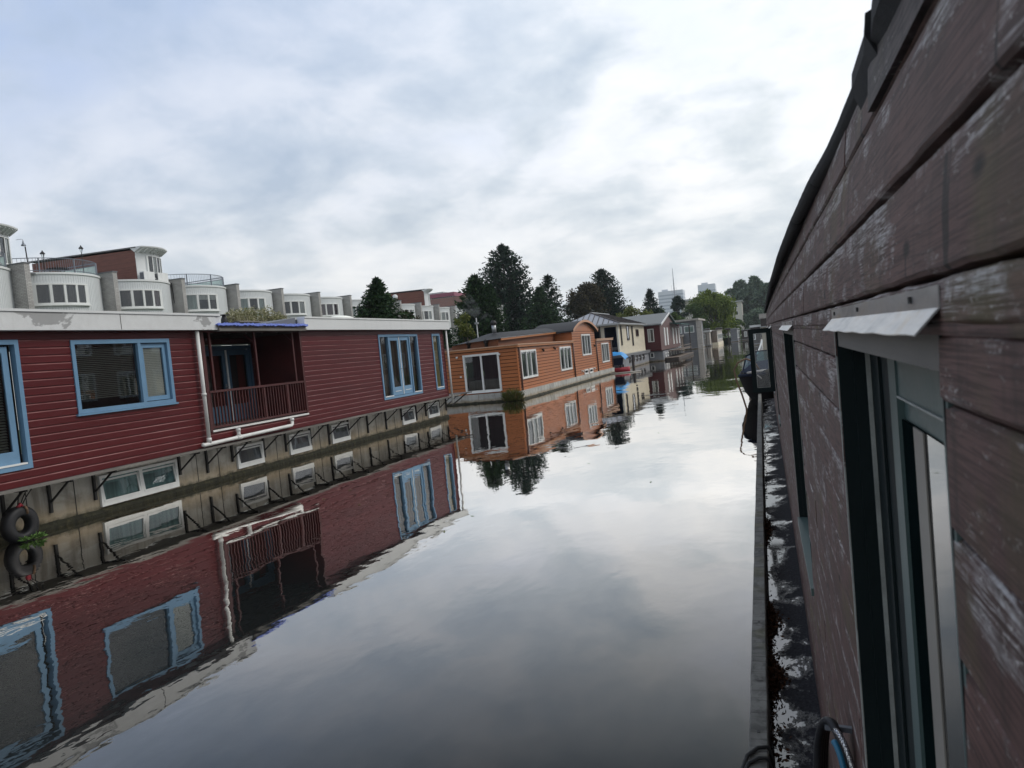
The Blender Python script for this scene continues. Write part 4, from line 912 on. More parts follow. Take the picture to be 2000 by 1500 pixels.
MB().box(-15.8, -13.0, 132.2, 134.9, 2.35, 2.62).build('canopy', M['pale_wood'], t)
w_ = far_boat('low brown houseboat with white doors under the slate houseboat canopy', -16.5, -13.15, 131.5, 134.4, 2.3, 'brown_wood', 'pale_wood', [(-14.9, -14.0, .6, 2.1, 'curtain_white', (.5,)), (-13.9, -13.3, .6, 2.1, 'curtain_white', ())], [], .1, .1)
t = far_boat('pale weathered houseboat with a dark door and small white window beside the slate houseboat', -12.0, -9.9, 152, 163, 2.75, 'pale_wood', 'white', [(-11.4, -10.7, 1.45, 2.4, 'curtain_white', ())], [], .2, .3)
MB().box(-11.55, -11.45, 151.93, 152, .3, 2.6).box(-10.6, -10.5, 151.93, 152, .3, 2.6).build('door_post', M['dark_wood'], t)
t = far_boat('brown box houseboat with a row of dark windows and a pale hull', -9.75, -8.75, 156, 176, 2.9, 'brown_wood', 'pale_wood', [], [(157.5+i*3.2, 159.6+i*3.2, 1.1, 2.2, 'curtain_dark', ()) for i in range(6)], .15, .1, .55, 'cream', 'pale_wood')
t = far_boat('blue grey houseboat with white panelled doors beyond the brown box houseboat', -7.3, -5.85, 184, 205, 2.95, 'slate', 'zinc', [], [(185.5+i*3.4, 187.6+i*3.4, .7, 2.5, 'curtain_white' if i % 2 else 'curtain_mint', ()) for i in range(6)], .2, .12)
t = far_boat('dark low houseboat closing the far end of the canal', -5.2, 1.5, 196, 204, 2.5, 'dark_wood', 'zinc', [(-4.6+i*1.0, -3.9+i*1.0, .8, 2.1, 'curtain_white', ()) for i in range(6)], [], .2, .12)
for i, (x, y) in enumerate(((-10.9, 160.0), (-8.4, 158.0), (-7.2, 170))):
    t = thing('deck_box', ['dark box on the roof of the pale weathered houseboat', 'dark low box on the near end of the brown box houseboat roof', 'dark box on a post at the far side of the brown box houseboat'][i], 'box', (x, y, 3)); z_ = (3.05, 3.0, 0)[i]
    mb = MB().box(x-.55, x+.55, y-.8, y+.8, z_+.002, z_+.34) if i < 2 else MB().box(x-.1, x+.1, y-.1, y+.1, -.5, 2.8).box(x-.5, x+.5, y-.6, y+.6, 2.81, 3.15)
    mb.build('box', M['dark_wood'], t); MB().box(x-.62, x+.62, y-.88, y+.88, (z_+.342 if i < 2 else 3.152), (z_+.40 if i < 2 else 3.2)).build('lid', M['zinc'], t)
# boats along the east side, seen past the near one
t = far_boat('tall dark cabin houseboat with a pale boxy roof beyond the brown planked boat', -.35, 5, 118, 128, 3.8, 'dark_wood', 'pale_wood', [], [], .15, .7)
t = far_boat('low houseboat with a white roof left of the tall dark cabin', -1.85, -.5, 119, 127, 2.65, 'dark_wood', 'white', [(-1.7, -1.2, .8, 2.2, 'curtain_grey', ())], [], .1, .32)
# ------------------------------------------------------------------ row houses
RT = Vector((-.047, 1, 0)).normalized(); RN = Vector((1, .047, 0)).normalized(); RP = Vector((-32.3, 27.2, 0)); PITCH = 5.33
def rmap(k, a, w, z): return RP+RT*(PITCH*k+a)+RN*w+Vector((0, 0, z))
BC, BR = 3.2, 2.85
def bayw(a, off=0.):
    d = a-BC; return .15-(BR-math.sqrt(max(BR*BR-d*d, .05)))+off
def curved_window(par, P, a0, a1, z0, z1, n, backs, fr=.09, name='window', fm='white'):
    mb = MB(); pn = MB(); gr = {}
    def seg(u0, u1, b0, b1, c0, c1, m):
        k = max(1, int((u1-u0)/.25)); us = [u0+(u1-u0)*i/k for i in range(k+1)]
        m.loft([[P(u, b0, c0), P(u, b0, c1), P(u, b1, c1), P(u, b1, c0)] for u in us])
    seg(a0-fr, a1+fr, z0-fr, z0, .0, .08, mb); seg(a0-fr, a1+fr, z1, z1+fr*.8, .0, .08, mb); seg(a0-.14, a1+.14, z0-fr-.06, z0-fr-.001, .0, .13, mb)
    ed = [a0+(a1-a0)*i/n for i in range(n+1)]
    for i, e in enumerate(ed): h = fr if i in (0, n) else fr*.58; seg(e-h if i else e-fr, e+h if i < n else e+fr, z0, z1, .0, .07, mb)
    w = mb.build(name, M[fm], par)
    for i in range(n):
        u0, u1 = ed[i], ed[i+1]; us = [u0+(u1-u0)*j/3 for j in range(4)]
        pn.loft([[P(u, z0, .035) for u in us], [P(u, z1, .035) for u in us]], closed=False, cap=False)
        bk = backs[i % len(backs)]; top = z1
        if isinstance(bk, tuple):        # a roller blind half way down
            gr.setdefault(bk[1], MB()).loft([[P(u, z1-.3, .022) for u in us], [P(u, z1, .022) for u in us]], closed=False, cap=False); bk = bk[0]
        gr.setdefault(bk, MB()).loft([[P(u, z0, .012) for u in us], [P(u, top, .012) for u in us]], closed=False, cap=False)
    pn.build('pane', M['glass'], w)
    for k, g in gr.items(): g.build('curtain', M[k], w)
    return w
def row_house(k, label, backs, rail=False, room=False, n=4):
    t = thing('row_house', label, 'row house', rmap(k, 2.5, -3, 1.0), 'white bay fronted row houses along the west bank')
    P = lambda a, z, c: rmap(k, a, bayw(a)+c, z)
    A1 = PITCH-.30; us = []; a = .03
    while a < A1:
        d = a-BC; cs = math.sqrt(max(BR*BR-d*d, .8))/BR; us.append(a); a += .13*cs
    us.append(A1)
    lo, hi = [], []
    for a in us:
        for da, c in ((0, 0), (.022, -.014), (.03, 0)):
            lo.append(P(min(A1, a+da), 1.0, c)); hi.append(P(min(A1, a+da), 8.32, c))
    MB().loft([lo, hi], closed=False, cap=False).build('bay_wall', M['clad_white'], t)
    q = [rmap(k, a, bayw(a)+.05, 8.322) for a in us]; q2 = [v+Vector((0, 0, .10)) for v in q]; q3 = [rmap(k, a, bayw(a)-.25, 8.422) for a in us]; q4 = [rmap(k, a, bayw(a)-.25, 8.30) for a in us]
    MB().loft([q, q2, q3, q4, q], closed=False, cap=False).build('parapet', M['white_fascia'], t)
    back = [rmap(k, A1, -9, 8.31), rmap(k, 0, -9, 8.31)]; top = [rmap(k, a, bayw(a)-.2, 8.31) for a in us]
    MB().add(top+back, [tuple(range(len(top)+2))]).build('roof', M['roof_grey'], t)
    MB().loft([[rmap(k, u, w, z) for (u, w) in ((-.30, .32), (0, .32), (0, -9), (-.30, -9))] for z in (1.0, 8.60)]).build('party_wall', M['grey_brick'], t)
    MB().loft([[rmap(k, u, w, z) for (u, w) in ((-.33, .35), (.03, .35), (.03, -3.2), (-.33, -3.2))] for z in (8.602, 8.66)]).build('wall_coping', M['slate'], t)
    curved_window(t, P, 1.05, 3.28 if n == 4 else 3.02, 6.92, 7.80, n, backs)
    curved_window(t, P, 1.3, 3.0, 3.9, 5.0, 2, ('curtain_dark', 'curtain_white'))
    if rail:
        rb = MB(); w0 = -.12; aa = [.1+(4.75-.1)*i/30 for i in range(31)]
        for z in (9.12, 8.52): rb.tube([rmap(k, a, bayw(a)+w0, z) for a in aa], .02, 5)
        m = 46
        for i in range(m+1): a = .1+4.65*i/m; b = rmap(k, a, bayw(a)+w0, 0); rb.bar(b+Vector((0, 0, 8.42)), b+Vector((0, 0, 9.12)), .012)
        for a in (.1, 1.4, 2.9, 4.75): b = rmap(k, a, bayw(a)+w0, 0); rb.bar(b+Vector((0, 0, 8.42)), b+Vector((0, 0, 9.14)), .05)
        e = rmap(k, 4.75, bayw(4.75)+w0, 0); f = rmap(k, 4.9, -5.2, 0); rb.tube([e+Vector((0, 0, 9.12)), f+Vector((0, 0, 9.12))], .03, 5); rb.bar(e+Vector((0, 0, 9.0)), f+Vector((0, 0, 9.0)), .03)
        rl = rb.build('railing', M['steel'], t)
        MB().quad(e+Vector((0, 0, 8.45)), f+Vector((0, 0, 8.45)), f+Vector((0, 0, 9.0)), e+Vector((0, 0, 9.0))).build('glass_screen', M['green_glass'], rl)
    if room:
        z0, z1 = 8.32, 10.28; A, B = room
        sw = MB().loft([[rmap(k, A, -1.0, z) for z in (z0, z1)], [rmap(k, A, -8.4, z0), rmap(k, A, -8.4, z1+.12)]], closed=False, cap=False); rm = sw.build('roof_room', M['brown_clad'], t)
        def fw_(a): u = (a-A)/(B-A); return -1.28+.55*math.sin(math.pi*min(1, .18+u*.75))
        PR = lambda a, z, c: rmap(k, a, fw_(a)+c, z)
        fa = [A+(B-A)*i/16 for i in range(17)]
        MB().loft([[PR(a, z0, 0) for a in fa], [PR(a, z1, 0) for a in fa]], closed=False, cap=False).add([rmap(k, B, fw_(B), z0), rmap(k, B, -8.4, z0), rmap(k, B, -8.4, z1), rmap(k, B, fw_(B), z1)], [(0, 1, 2, 3)]).build('room_front', M['white_fascia'], rm)
        curved_window(rm, PR, A+.62, B-.12, 8.75, 9.95, 4, ('curtain_grey', 'curtain_white', 'curtain_dark', 'curtain_white'), .05, 'room_window')
        vz = [[PR(a, z1-.12, .02), PR(a, z1+.10, .50), PR(a, z1+.17, .52), PR(a, z1+.17, -.3)] for a in [A-.05+(B-A+.25)*i/16 for i in range(17)]]
        MB().loft(vz).build('visor', M['white_fascia'], rm)
        for i in range(9): a = A+.1+(B-A-.1)*i/8; MB().bar(PR(a, z1-.16, .03), PR(a, z1+.06, .44), .03, .08).build('rib', M['white'], rm)
        MB().loft([[rmap(k, A-.06, -.85, z1+.1), rmap(k, A-.06, -.85, z1+.17), rmap(k, B+.1, -1.1, z1+.17), rmap(k, B+.1, -1.1, z1+.1)], [rmap(k, A-.06, -8.6, z1+.22), rmap(k, A-.06, -8.6, z1+.29), rmap(k, B+.1, -8.6, z1+.29), rmap(k, B+.1, -8.6, z1+.22)]]).build('room_roof', M['roof_grey'], rm)
    return t
cw, cg, cdk, cm_, cmt = 'curtain_white', 'curtain_grey', 'curtain_dark', 'curtain_mauve', 'curtain_mint'
HL = {-1: ('white bay fronted row house cut by the left picture edge, with round roof room', (cg, cdk, cg, cw), 1, (3.4, 5.75), 4),
 0: ('white bay fronted row house with lamps and a table on its railed roof terrace', (cdk, cdk, cg, cg), 1, 0, 4),
 1: ('white bay fronted row house with a brown clad roof room and two cooling units', (cdk, cdk, cdk, cm_), 0, (3.0, 5.25), 4),
 2: ('white bay fronted row house with a railed terrace but nothing standing on it', (cmt, (cdk, cw), (cdk, cw)), 1, 0, 3),
 3: ('white bay fronted row house behind the pale roof plants, with pale green curtains', (cmt, cdk, cmt), 0, 0, 3),
 4: ('white bay fronted row house behind the right end of the blue porch sheet', (cdk, cdk, cw), 0, 0, 3),
 5: ('white bay fronted row house with mauve curtains behind the roof skylight', (cm_, cm_, cm_), 0, 0, 3),
 6: ('white bay fronted row house half covered by the conical tree on its left side', (cmt, cdk, cw), 0, 0, 3),
 7: ('white bay fronted row house almost hidden behind the conical tree', (cg, cdk, cw), 0, 0, 3),
 8: ('white bay fronted row house with a bushy shrub in front, right of the conical tree', (cw, cdk, cg), 0, 0, 3),
 9: ('white bay fronted row house below the farther brown clad roof room', (cw, cdk, cw), 0, (4.3, 6.0), 3),
 10: ('white bay fronted row house just beyond the farther brown clad roof room', (cw, cw, cg), 0, 0, 3),
 11: ('white bay fronted row house at the far end of the row beside the dark cypress', (cw, cdk, cw), 0, 0, 3)}
for k, v in HL.items(): row_house(k, v[0], v[1], v[2], v[3], v[4])
# on the terraces
def terrace_lamp(label, k, a, w, h, z0=8.32):
    b = rmap(k, a, w, z0); t = thing('terrace_lamp', label, 'lamp', b, 'lanterns on the roof terrace'); V = Vector
    MB().tube([b, b+V((0, 0, .08)), b+V((0, 0, .12)), b+V((0, 0, h))], [.07, .06, .025, .022], 7).build('post', M['black'], t)
    MB().tube([b+V((0, 0, h)), b+V((0, 0, h+.05)), b+V((0, 0, h+.20))], [.03, .05, .085], 6).build('lantern', M['glass'], t); MB().tube([b+V((0, 0, h+.20)), b+V((0, 0, h+.25)), b+V((0, 0, h+.33)), b+V((0, 0, h+.38))], [.13, .10, .03, .015], 6).build('lantern_cap', M['black'], t)
terrace_lamp('small black lantern on the first railed terrace, left of the brown roof room', 0, 1.82, -.75, .85)
terrace_lamp('taller black lantern showing over the sloping brown roof room', 0, 4.6, -1.1, 1.45)
b = rmap(0, .95, -.75, 8.32); t = thing('parasol_pole', 'bare dark pole leaning a little on the first railed terrace', 'pole', b); MB().tube([b, b+Vector((-.03, -.04, 1.32))], .028, 6).build('pole', M['black'], t); MB().box(b.x-.18, b.x+.18, b.y-.18, b.y+.18, 8.322, 8.38).build('base', M['concrete_grey'], t)
b = rmap(0, 2.75, -.9, 8.32); t = thing('terrace_table', 'black round table with splayed legs on the first railed terrace', 'table', b); V = Vector
MB().tube([b+V((0, 0, .38)), b+V((0, 0, .42))], .52, 18).build('tabletop', M['black'], t)
for i in range(4):
    a = i*1.5708+.5; MB().tube([b+V((.05*math.cos(a), .05*math.sin(a), 0)), b+V((.42*math.cos(a), .42*math.sin(a), .38))], .02, 5).build('leg', M['black'], t)
MB().tube([b+V((0, 0, 0)), b+V((0, 0, .62))], .02, 6).build('pole', M['black'], t)
b = rmap(-1, 6.0, -.72, 9.70); t = thing('hanging_lamp', 'bell shaped wall lamp on a bracket under the leftmost roof room visor', 'lamp', b); MB().tube([b+V((-.1, -.18, .22)), b+V((0, .02, .26)), b+V((0, .09, .24)), b+V((0, .1, .18))], .010, 5).build('bracket', M['steel'], t); MB().tube([b+V((0, .1, .20)), b+V((0, .1, .06)), b+V((0, .1, 0)), b+V((0, .1, -.05))], [.02, .045, .10, .11], 10).build('lamp_shade', M['steel'], t)
for i, (a, w) in enumerate(((3.35, -.62), (4.45, -.60))):
    b = rmap(1, a, w, 8.42); t = thing('cooling_unit', ('left white cooling unit of two on the roof edge beneath the brown roof room', 'right white cooling unit of two on the roof edge beneath the brown roof room')[i], 'cooling unit', b, 'cooling units on the roof edge')
    MB().box(b.x-.16, b.x+.16, b.y-.40, b.y+.40, 8.47, 9.0).build('case', M['white'], t); MB().box(b.x-.13, b.x+.13, b.y-.414, b.y-.402, 8.53, 8.94).build('grille', M['slate'], t); MB().box(b.x-.14, b.x+.14, b.y-.3, b.y+.3, 8.425, 8.468).build('foot', M['black'], t)
b = rmap(1, 4.95, bayw(4.95), 8.4); t = thing('cable', 'dark cable loop hanging down the white bay front below the cooling units', 'cable', b); MB().tube([b+V((.02, 0, .05)), b+V((.10, 0, .03)), b+V((.12, .02, -.4)), b+V((.11, .06, -.8)), b+V((.11, .08, -1.15)), b+V((.11, .14, -.8)), b+V((.12, .12, -.2)), b+V((.06, .1, .03))], .025, 6).build('loop', M['black'], t, True)
b = rmap(2, .55, bayw(.9)-.2, 8.42); t = thing('terrace_pot', 'round grey pot on the near end of the empty railed terrace', 'pot', b); MB().tube([b, b+V((0, 0, .1)), b+V((0, 0, .25)), b+V((0, 0, .33))], [.15, .24, .26, .18], 12).build('pot', M['slate'], t, True); MB().sphere((b.x, b.y, b.z+.31), .16, .16, .12, 10, 5, 0).build('lid', M['zinc'], t, True)
b = rmap(8, .3, -.4, 8.66); t = thing('satellite_dish', 'small white dish on the wall top left of the farther brown roof room', 'dish', b); MB().tube([b+V((0, 0, -.05)), b+V((0, 0, .25))], .03, 5).build('post', M['steel'], t); MB().tube([b+V((0, 0, .35)), b+V((.04, -.1, .36)), b+V((.06, -.2, .37))], [.05, .2, .30], 12).build('bowl', M['white'], t, True)
# ------------------------------------------------------------------ trees
G = 1.0
conifer('conifer_tree', 'conical dark green conifer rising behind the red houseboat roof', (-19.46, 37.2, G), 5.9, 3.5, 'cypress', 11, 'spruce', 44, .05, dens=2.2, size=.8)
broad("shrub", 'small brownish shrub right of the conical conifer, above the red houseboat roof end', (-19.7, 41.6, G), 4.6, .95, .95, 'brownleaf', 12, 22, 120, .16, .3, 'round', cat='shrub')
conifer('cypress_tree', 'dark narrow cypress with two tips behind the orange houseboat front', (-24.5, 65.6, G), 8.4, 2.1, 'cypress', 13, 'cypress', 46, .03, dens=1.6, size=1.15, lean=.1)
conifer('cypress_tree', 'shorter dark cypress leaning on the two tipped one, just right of it', (-23.4, 66.2, G), 7.6, 1.6, 'cypress', 14, 'cypress', 36, .03, dens=1.4, size=.9)
broad('shrub', 'golden green shrub in front of the two tipped cypress', (-20.2, 51.6, G), 4.5, .9, .8, 'yellowleaf', 15, 20, 90, .20, .25, 'round', cat='shrub')
conifer('cypress_tree', 'low dark cypress shrub at the gable of the last white row house', (-22.6, 53.2, G), 3.6, 1.0, 'cypress', 16, 'cypress', 26, .03, dens=1.3, size=.8)
conifer('pine_tree', 'tallest tree, a broad dark pine behind the orange houseboat roof', (-34.4, 104.6, G), 16.4, 6.1, 'pine', 17, 'pine', 48, .08, dens=1.9, size=1.75)
conifer('conifer_tree', 'mid green conifer directly right of the tall dark pine', (-27.6, 98.1, G), 9.4, 5.2, 'cypress', 18, 'spruce', 40, .03, dens=2.0, size=1.5)
conifer('pine_tree', 'thin open topped pine showing above the mid green conifer', (-28.6, 106.4, G), 11.6, 3.4, 'pine', 19, 'pine', 34, .2, dens=1.0, size=1.5)
broad('broadleaf_tree', 'brownish round tree left of the dark pine above the cream houseboat roof', (-28.2, 127, G), 11.6, 5.2, 4.0, 'brownleaf', 20, 90, 130, .42, .18)
conifer('pine_tree', 'dark spreading pine above the cream houseboat roof', (-26.8, 137.4, G), 14.4, 5.7, 'pine', 21, 'pine', 44, .12, dens=1.7, size=1.8)
broad('broadleaf_tree', 'small yellow green tree in the gap right of the spreading pine', (-18.8, 118.5, G), 6.5, 3.3, 2.6, 'yellowleaf', 22, 56, 110, .34, .2)
conifer('spruce_tree', 'blue green spruce with bare spire top behind the maroon houseboat', (-19.0, 140.7, G), 10.2, 4.4, 'spruce', 23, 'spruce', 30, .06, dens=1.5, size=1.6)
broad('broadleaf_tree', 'dark small headed tree in front of the wider pale tower', (-17.6, 174.5, G), 10.3, 1.9, 1.9, 'spruce', 24, 34, 110, .40, .5)
broad('broadleaf_tree', 'light green low tree above the slate houseboat roof', (-17.6, 166, G), 6.6, 3.0, 2.6, 'greenleaf', 25, 44, 120, .40, .12)
broad('broadleaf_tree', 'light green tree behind the ridge of the maroon houseboat', (-21.5, 160, G), 7.6, 2.6, 2.4, 'yellowleaf', 26, 34, 110, .40, .15)
broad('broadleaf_tree', 'low dull green tree between the blue green spruce and the wider pale tower', (-19.6, 152, G), 7.0, 3.6, 2.8, 'greenleaf', 35, 50, 120, .40, .1)
broad('willow_tree', 'big yellow green willow with drooping strands beyond the slate houseboat', (-11.0, 194.5, G), 11.9, 7.2, 5.0, 'willow', 27, 100, 150, .50, .10, 'round', strands=5)
broad('broadleaf_tree', 'darker olive tree joined to the left side of the big willow', (-15.4, 190, G), 8.9, 3.4, 3.0, 'greenleaf', 28, 44, 120, .46, .12)
broad('shrub', 'small bright shrub under the right side of the big willow', (-6.6, 216, G), 5.0, 2.2, 2.0, 'greenleaf', 29, 24, 100, .40, .1, cat='shrub')
broad('poplar_tree', 'tall grey green poplar, left trunk of the far clump behind the cream apartment block', (-8.6, 330, G), 22.0, 7.5, 4.0, 'farleaf', 30, 150, 150, 1.0, .04, 'poplar', 'tall poplars at the far end of the canal')
broad('poplar_tree', 'tallest grey green poplar in the middle of the far clump', (-2.6, 320, G), 22.3, 7.5, 4.0, 'farleaf', 31, 150, 150, 1.0, .04, 'poplar', 'tall poplars at the far end of the canal')
broad('poplar_tree', 'grey green poplar half hidden by the brown planked boat wall', (2.6, 315, G), 18.8, 7, 4.0, 'farleaf', 32, 130, 150, 1.0, .04, 'poplar', 'tall poplars at the far end of the canal')
broad('broadleaf_tree', 'dark tree low under the far poplars at the canal end', (-1.0, 300, G), 9.0, 8.0, 4.0, 'farleaf', 33, 60, 130, .8, .05)
# a long clipped hedge behind the far boats, seen as one mass
hb = MB(); r_ = random.Random(77)
for i in range(5200):
    u = r_.random(); x = -17.9+r_.uniform(-.8, .6); y = 98+u*62; z = G+r_.random()**.7*(2.6+1.1*math.sin(u*17)+.8*math.sin(u*41)); leaf(hb, Vector((x, y, z)), (rvec(r_)+Vector((0, 0, .2))).normalized(), rvec(r_), r_.uniform(.25, .55), .22)
o = hb.build('hedge', M['greenleaf'], None); o['label'] = 'long green hedge along the bank behind the maroon and slate houseboats'; o['category'] = 'hedge'
# ------------------------------------------------------------------ far buildings
def tower(label, x0, x1, y0, y1, z1, bands):
    t = thing('tower_block', label, 'tower', ((x0+x1)/2, y0, G)); MB().box(x0, x1, y0, y1, G, z1).build('body', M['tower'], t)
    mb = MB()
    for z in bands: mb.box(x0-.1, x1+.1, y0-.12, y0-.004, z, z+1.5).box(x1+.004, x1+.12, y0, y1, z, z+1.5)
    mb.build('window_band', M['tower_band'], t)
    MB().box(x0+4, x0+11, y0+3, y0+9, z1+.01, z1+2.2).build('roof_plant', M['tower'], t)
tower('wider pale tower block behind the antenna mast', -112, -84, 900, 925, 56.5, [8+3.9*i for i in range(12)])
tower('narrower pale tower block standing above the willow', -67, -48, 900, 925, 59.0, [8+3.9*i for i in range(12)])
t = thing('antenna_mast', 'thin tall antenna mast in front of the wider pale tower', 'mast', (-83, 800, G)); b = V((-83, 800, G))
MB().tube([b, b+V((0, 0, 40)), b+V((0, 0, 58)), b+V((0, 0, 72))], [1.0, .8, .45, .18], 6).build('pole', M['mast'], t)
mb = MB()
for i in range(7): z = 34+i*4.6; mb.box(b.x-1.6+i*.15, b.x+1.6-i*.15, b.y-.15, b.y+.15, z, z+.25)
mb.tube([b+V((-2.4, 0, 30)), b+V((-2.4, 0, 55))], .12, 5); mb.tube([b+V((2.2, 0, 36)), b+V((2.2, 0, 52))], .12, 5); mb.build('aerial', M['mast'], t)
t = thing('apartment_block', 'cream apartment block with a flat oversailing roof half hidden by the willow', 'apartment block', (-18, 300, G))
MB().box(-29, -13, 300, 316, G, 15.6).box(-12.98, -7.0, 298, 314, G, 13.2).build('wall', M['apartment'], t)
MB().box(-30, -11, 298.6, 317, 15.62, 16.3).box(-10.9, -6.5, 297.4, 315, 13.22, 13.7).build('roof', M['zinc'], t)
for i in range(4):
    for j in range(2): window(t, PY(298), -12.3+j*2.6, -11.0+j*2.6, 3.0+i*2.7, 4.5+i*2.7, .12, (), 'white', back='curtain_dark')
for i in range(5): window(t, PY(300), -28+i*3.0, -26.4+i*3.0, 12.4, 14.1, .12, (), 'white', back='curtain_dark')
t = thing('office_building', 'red panelled office building with a long window strip above the last row houses', 'office building', (-84, 190, G))
MB().box(-96, -75.4, 186, 205, G, 16.9).build('wall', M['red_brick'], t); MB().box(-96, -75.2, 185.8, 205, 18.75, 19.75).build('top_band', M['magenta'], t)
MB().box(-96, -75.6, 186.2, 204.8, 16.902, 18.748).build('window_strip', M['curtain_grey'], t); mb = MB()
for i in range(34): x = -95.6+i*.6; mb.box(x, x+.12, 186.02, 186.18, 16.91, 18.74)
mb.build('mullion', M['tower'], t); MB().box(-86, -80, 190, 196, 19.76, 20.5).build('roof_plant', M['zinc'], t)
t = thing('terrace_house', 'white house with a brick upper storey just right of the last bay fronted row house', 'house', (-33, 92, G)); MB().box(-44, -33.5, 90, 100, G, 8.7).build('wall', M['white_fascia'], t); MB().box(-44.2, -33.3, 89.8, 100, 8.71, 8.95).build('roof', M['white'], t); MB().box(-44, -36, 92, 99, 8.96, 10.3).build('upper_storey', M['red_brick'], t)
for i in range(2): window(t, PX(-33.5), 91.2+i*3.6, 93+i*3.6, 6.3, 7.6, .1, (.5,), 'white', back='curtain_grey')
for i in range(3): window(t, PY(90), -42+i*2.9, -40.3+i*2.9, 6.2, 7.6, .1, (.5,), 'white', back='curtain_grey')
# ------------------------------------------------------------------ the brown planked boat beside the camera
def interp(t, pts):
    if t <= pts[0][0]: return pts[0][1]
    for (a, b), (c, d) in zip(pts, pts[1:]):
        if t <= c: return b+(d-b)*(t-a)/(c-a)
    return pts[-1][1]
XU = [(0, .131), (1.5, .127), (3.5, .115), (5, .106), (8, .094), (12, .084), (20, .074)]
DK = .36
EV = [(a*1.08, b*1.08) for a, b in ((.3, .118), (.62, .121), (.82, .1235), (.945, .134), (1.14, .133), (1.43, .129), (1.8, .113), (2.46, .096), (3.55, .079), (5.4, .0635), (9, .05), (14, .043), (18.3, .038))]
def NW(y, z, c):
    f = (z-DK)/1.94; x = .112+(interp(y, XU)-.112)*f
    return Vector((x-c+max(0, z-2.3)*.085, y, z+.0035*max(0, y)*f))
def near_boat():
    t = thing('houseboat', 'brown planked houseboat with worn paint and dark green window frames, nearest of all', 'houseboat', (1.5, 8, 0)); r = random.Random(3)
    YE = 19.6
    ops = [(.668, 1.54, 1.10, 2.232), (3.42, 4.72, 1.12, 2.232), (9.9, 10.95, 1.05, 2.235), (14.6, 15.8, 1.05, 2.235)]
    seams = [DK+.02]
    low = [2.177-.1035*i for i in range(17, 0, -1)]
    seams = [DK]+low+[2.177, 2.274, 2.374, 2.485, 2.556]
    mb = MB()
    for i in range(len(seams)-1):
        z0, z1 = seams[i], seams[i+1]; y = -1.6
        while y < YE:
            y2 = min(YE, y+r.uniform(2.6, 4.6)); zs = [z0, z1]
            for op in ops:
                for q_ in op[2:4]:
                    if z0+.004 < q_ < z1-.004: zs.append(q_)
            zs = sorted(set(zs)); off = r.uniform(-.0015, .002); g0 = .0026 if z0 < 2.25 else (.0032 if z0 < 2.3 else .005)
            for za, zb in zip(zs, zs[1:]):
                mid = (za+zb)/2; spans = [(y, y2)]
                for op in ops:
                    if op[2] < mid < op[3]:
                        ns = []
                        for s0, s1 in spans:
                            if op[1] <= s0 or op[0] >= s1: ns.append((s0, s1)); continue
                            if op[0] > s0: ns.append((s0, op[0]))
                            if op[1] < s1: ns.append((op[1], s1))
                        spans = ns
                for s0, s1 in spans:
                    n = max(2, int((s1-s0)/.06) if s0 < 4 else int((s1-s0)/.3)); lo = []
                    for j in range(n+1):
                        yy = s0+(s1-s0)*j/n; w1, w2 = r.uniform(-.0012, .0012), r.uniform(-.0012, .0012)
                        lo.append([NW(yy, za+.001, -.02), NW(yy, za+g0+w1, off-.002), NW(yy, za+g0+.004+w1, off+.001), NW(yy, (za+zb)/2, off+.0005), NW(yy, zb-.0045+w2, off-.0005), NW(yy, zb-.0018+w2, off-.004), NW(yy, zb-.0006, -.02)])
                    mb.loft(lo, closed=True, cap=True)
            y = y2+.0015
    mb.build('wall', M['near_wood'], t)
    # dark lining behind the planks and the body of the boat
    bk = MB()
    yy = [-1.6+(YE+1.6)*i/40 for i in range(41)]
    def lining(y0, y1, z0, z1):
        us = [y0+(y1-y0)*i/12 for i in range(13)]; bk.loft([[NW(u, z0, -.021) for u in us], [NW(u, z1, -.021) for u in us]], closed=False, cap=False)
    lining(-1.6, YE, DK, 1.05); lining(-1.6, YE, 2.236, 2.555); e = -1.6
    for op in ops: lining(e, op[0]-.002, 1.05, 2.236); e = op[1]+.002
    lining(e, YE, 1.05, 2.236)
    for z in (): pass
    bk.build('backing', M['black'], t)
    MB().add([NW(YE, DK, 0), NW(YE, 2.556, 0), (4, YE, 2.6), (4, YE, DK)], [(0, 1, 2, 3)]).build('end_wall', M['brown_wood'], t)
    MB().loft([[Vector((interp(u, EV)+.012, u, 2.572+.0035*max(0, u))) for u in yy], [Vector((4, u, 2.7)) for u in yy]], closed=False, cap=False).build('roof', M['felt'], t)
    # rolled roofing along the eave, in overlapping lengths
    ev = EV
    rl = MB(); cuts = [.35, 1.02, 1.9, 2.55, 3.9, 6.5, 10, YE+.1]
    for i in range(len(cuts)-1):
        a, b = cuts[i]-(.02 if i else 0), cuts[i+1]; n = 14; pts = []; rs = []
        for j in range(n+1):
            y = a+(b-a)*j/n; r0 = (.0165 if i > 0 else .021)*(1.0+.10*(1-j/n))+r.uniform(-.0008, .0008); pts.append((interp(y, ev)+r0, y, 2.566+.0035*y+r.uniform(-.001, .001))); rs.append(r0)
        rl.tube(pts, rs, 12)
    ro = rl.build('roof_edge', M['felt'], t, True)
    fl = MB(); lo = []
    for j in range(13):
        y = .3+.70*j/12; x = interp(y, ev); lo.append([(x+.03, y, 2.605), (x+.001, y, 2.588), (x-.002, y, 2.556-.012*(1-j/12)), (x+.012, y, 2.540-.022*(1-j/12)), (x+.03, y, 2.55)])
    fl.loft(lo); lo = []
    for j in range(7):
        y = .95+.22*j/6; x = interp(y, ev); d = .0035*(1-j/6); lo.append([(x+.03, y, 2.6), (x-.002-d, y, 2.585), (x-.004-d, y, 2.562), (x+.008, y, 2.528), (x+.03, y, 2.55)])
    fl.loft(lo); fl.build('felt_flap', M['felt'], ro)
    lo = []
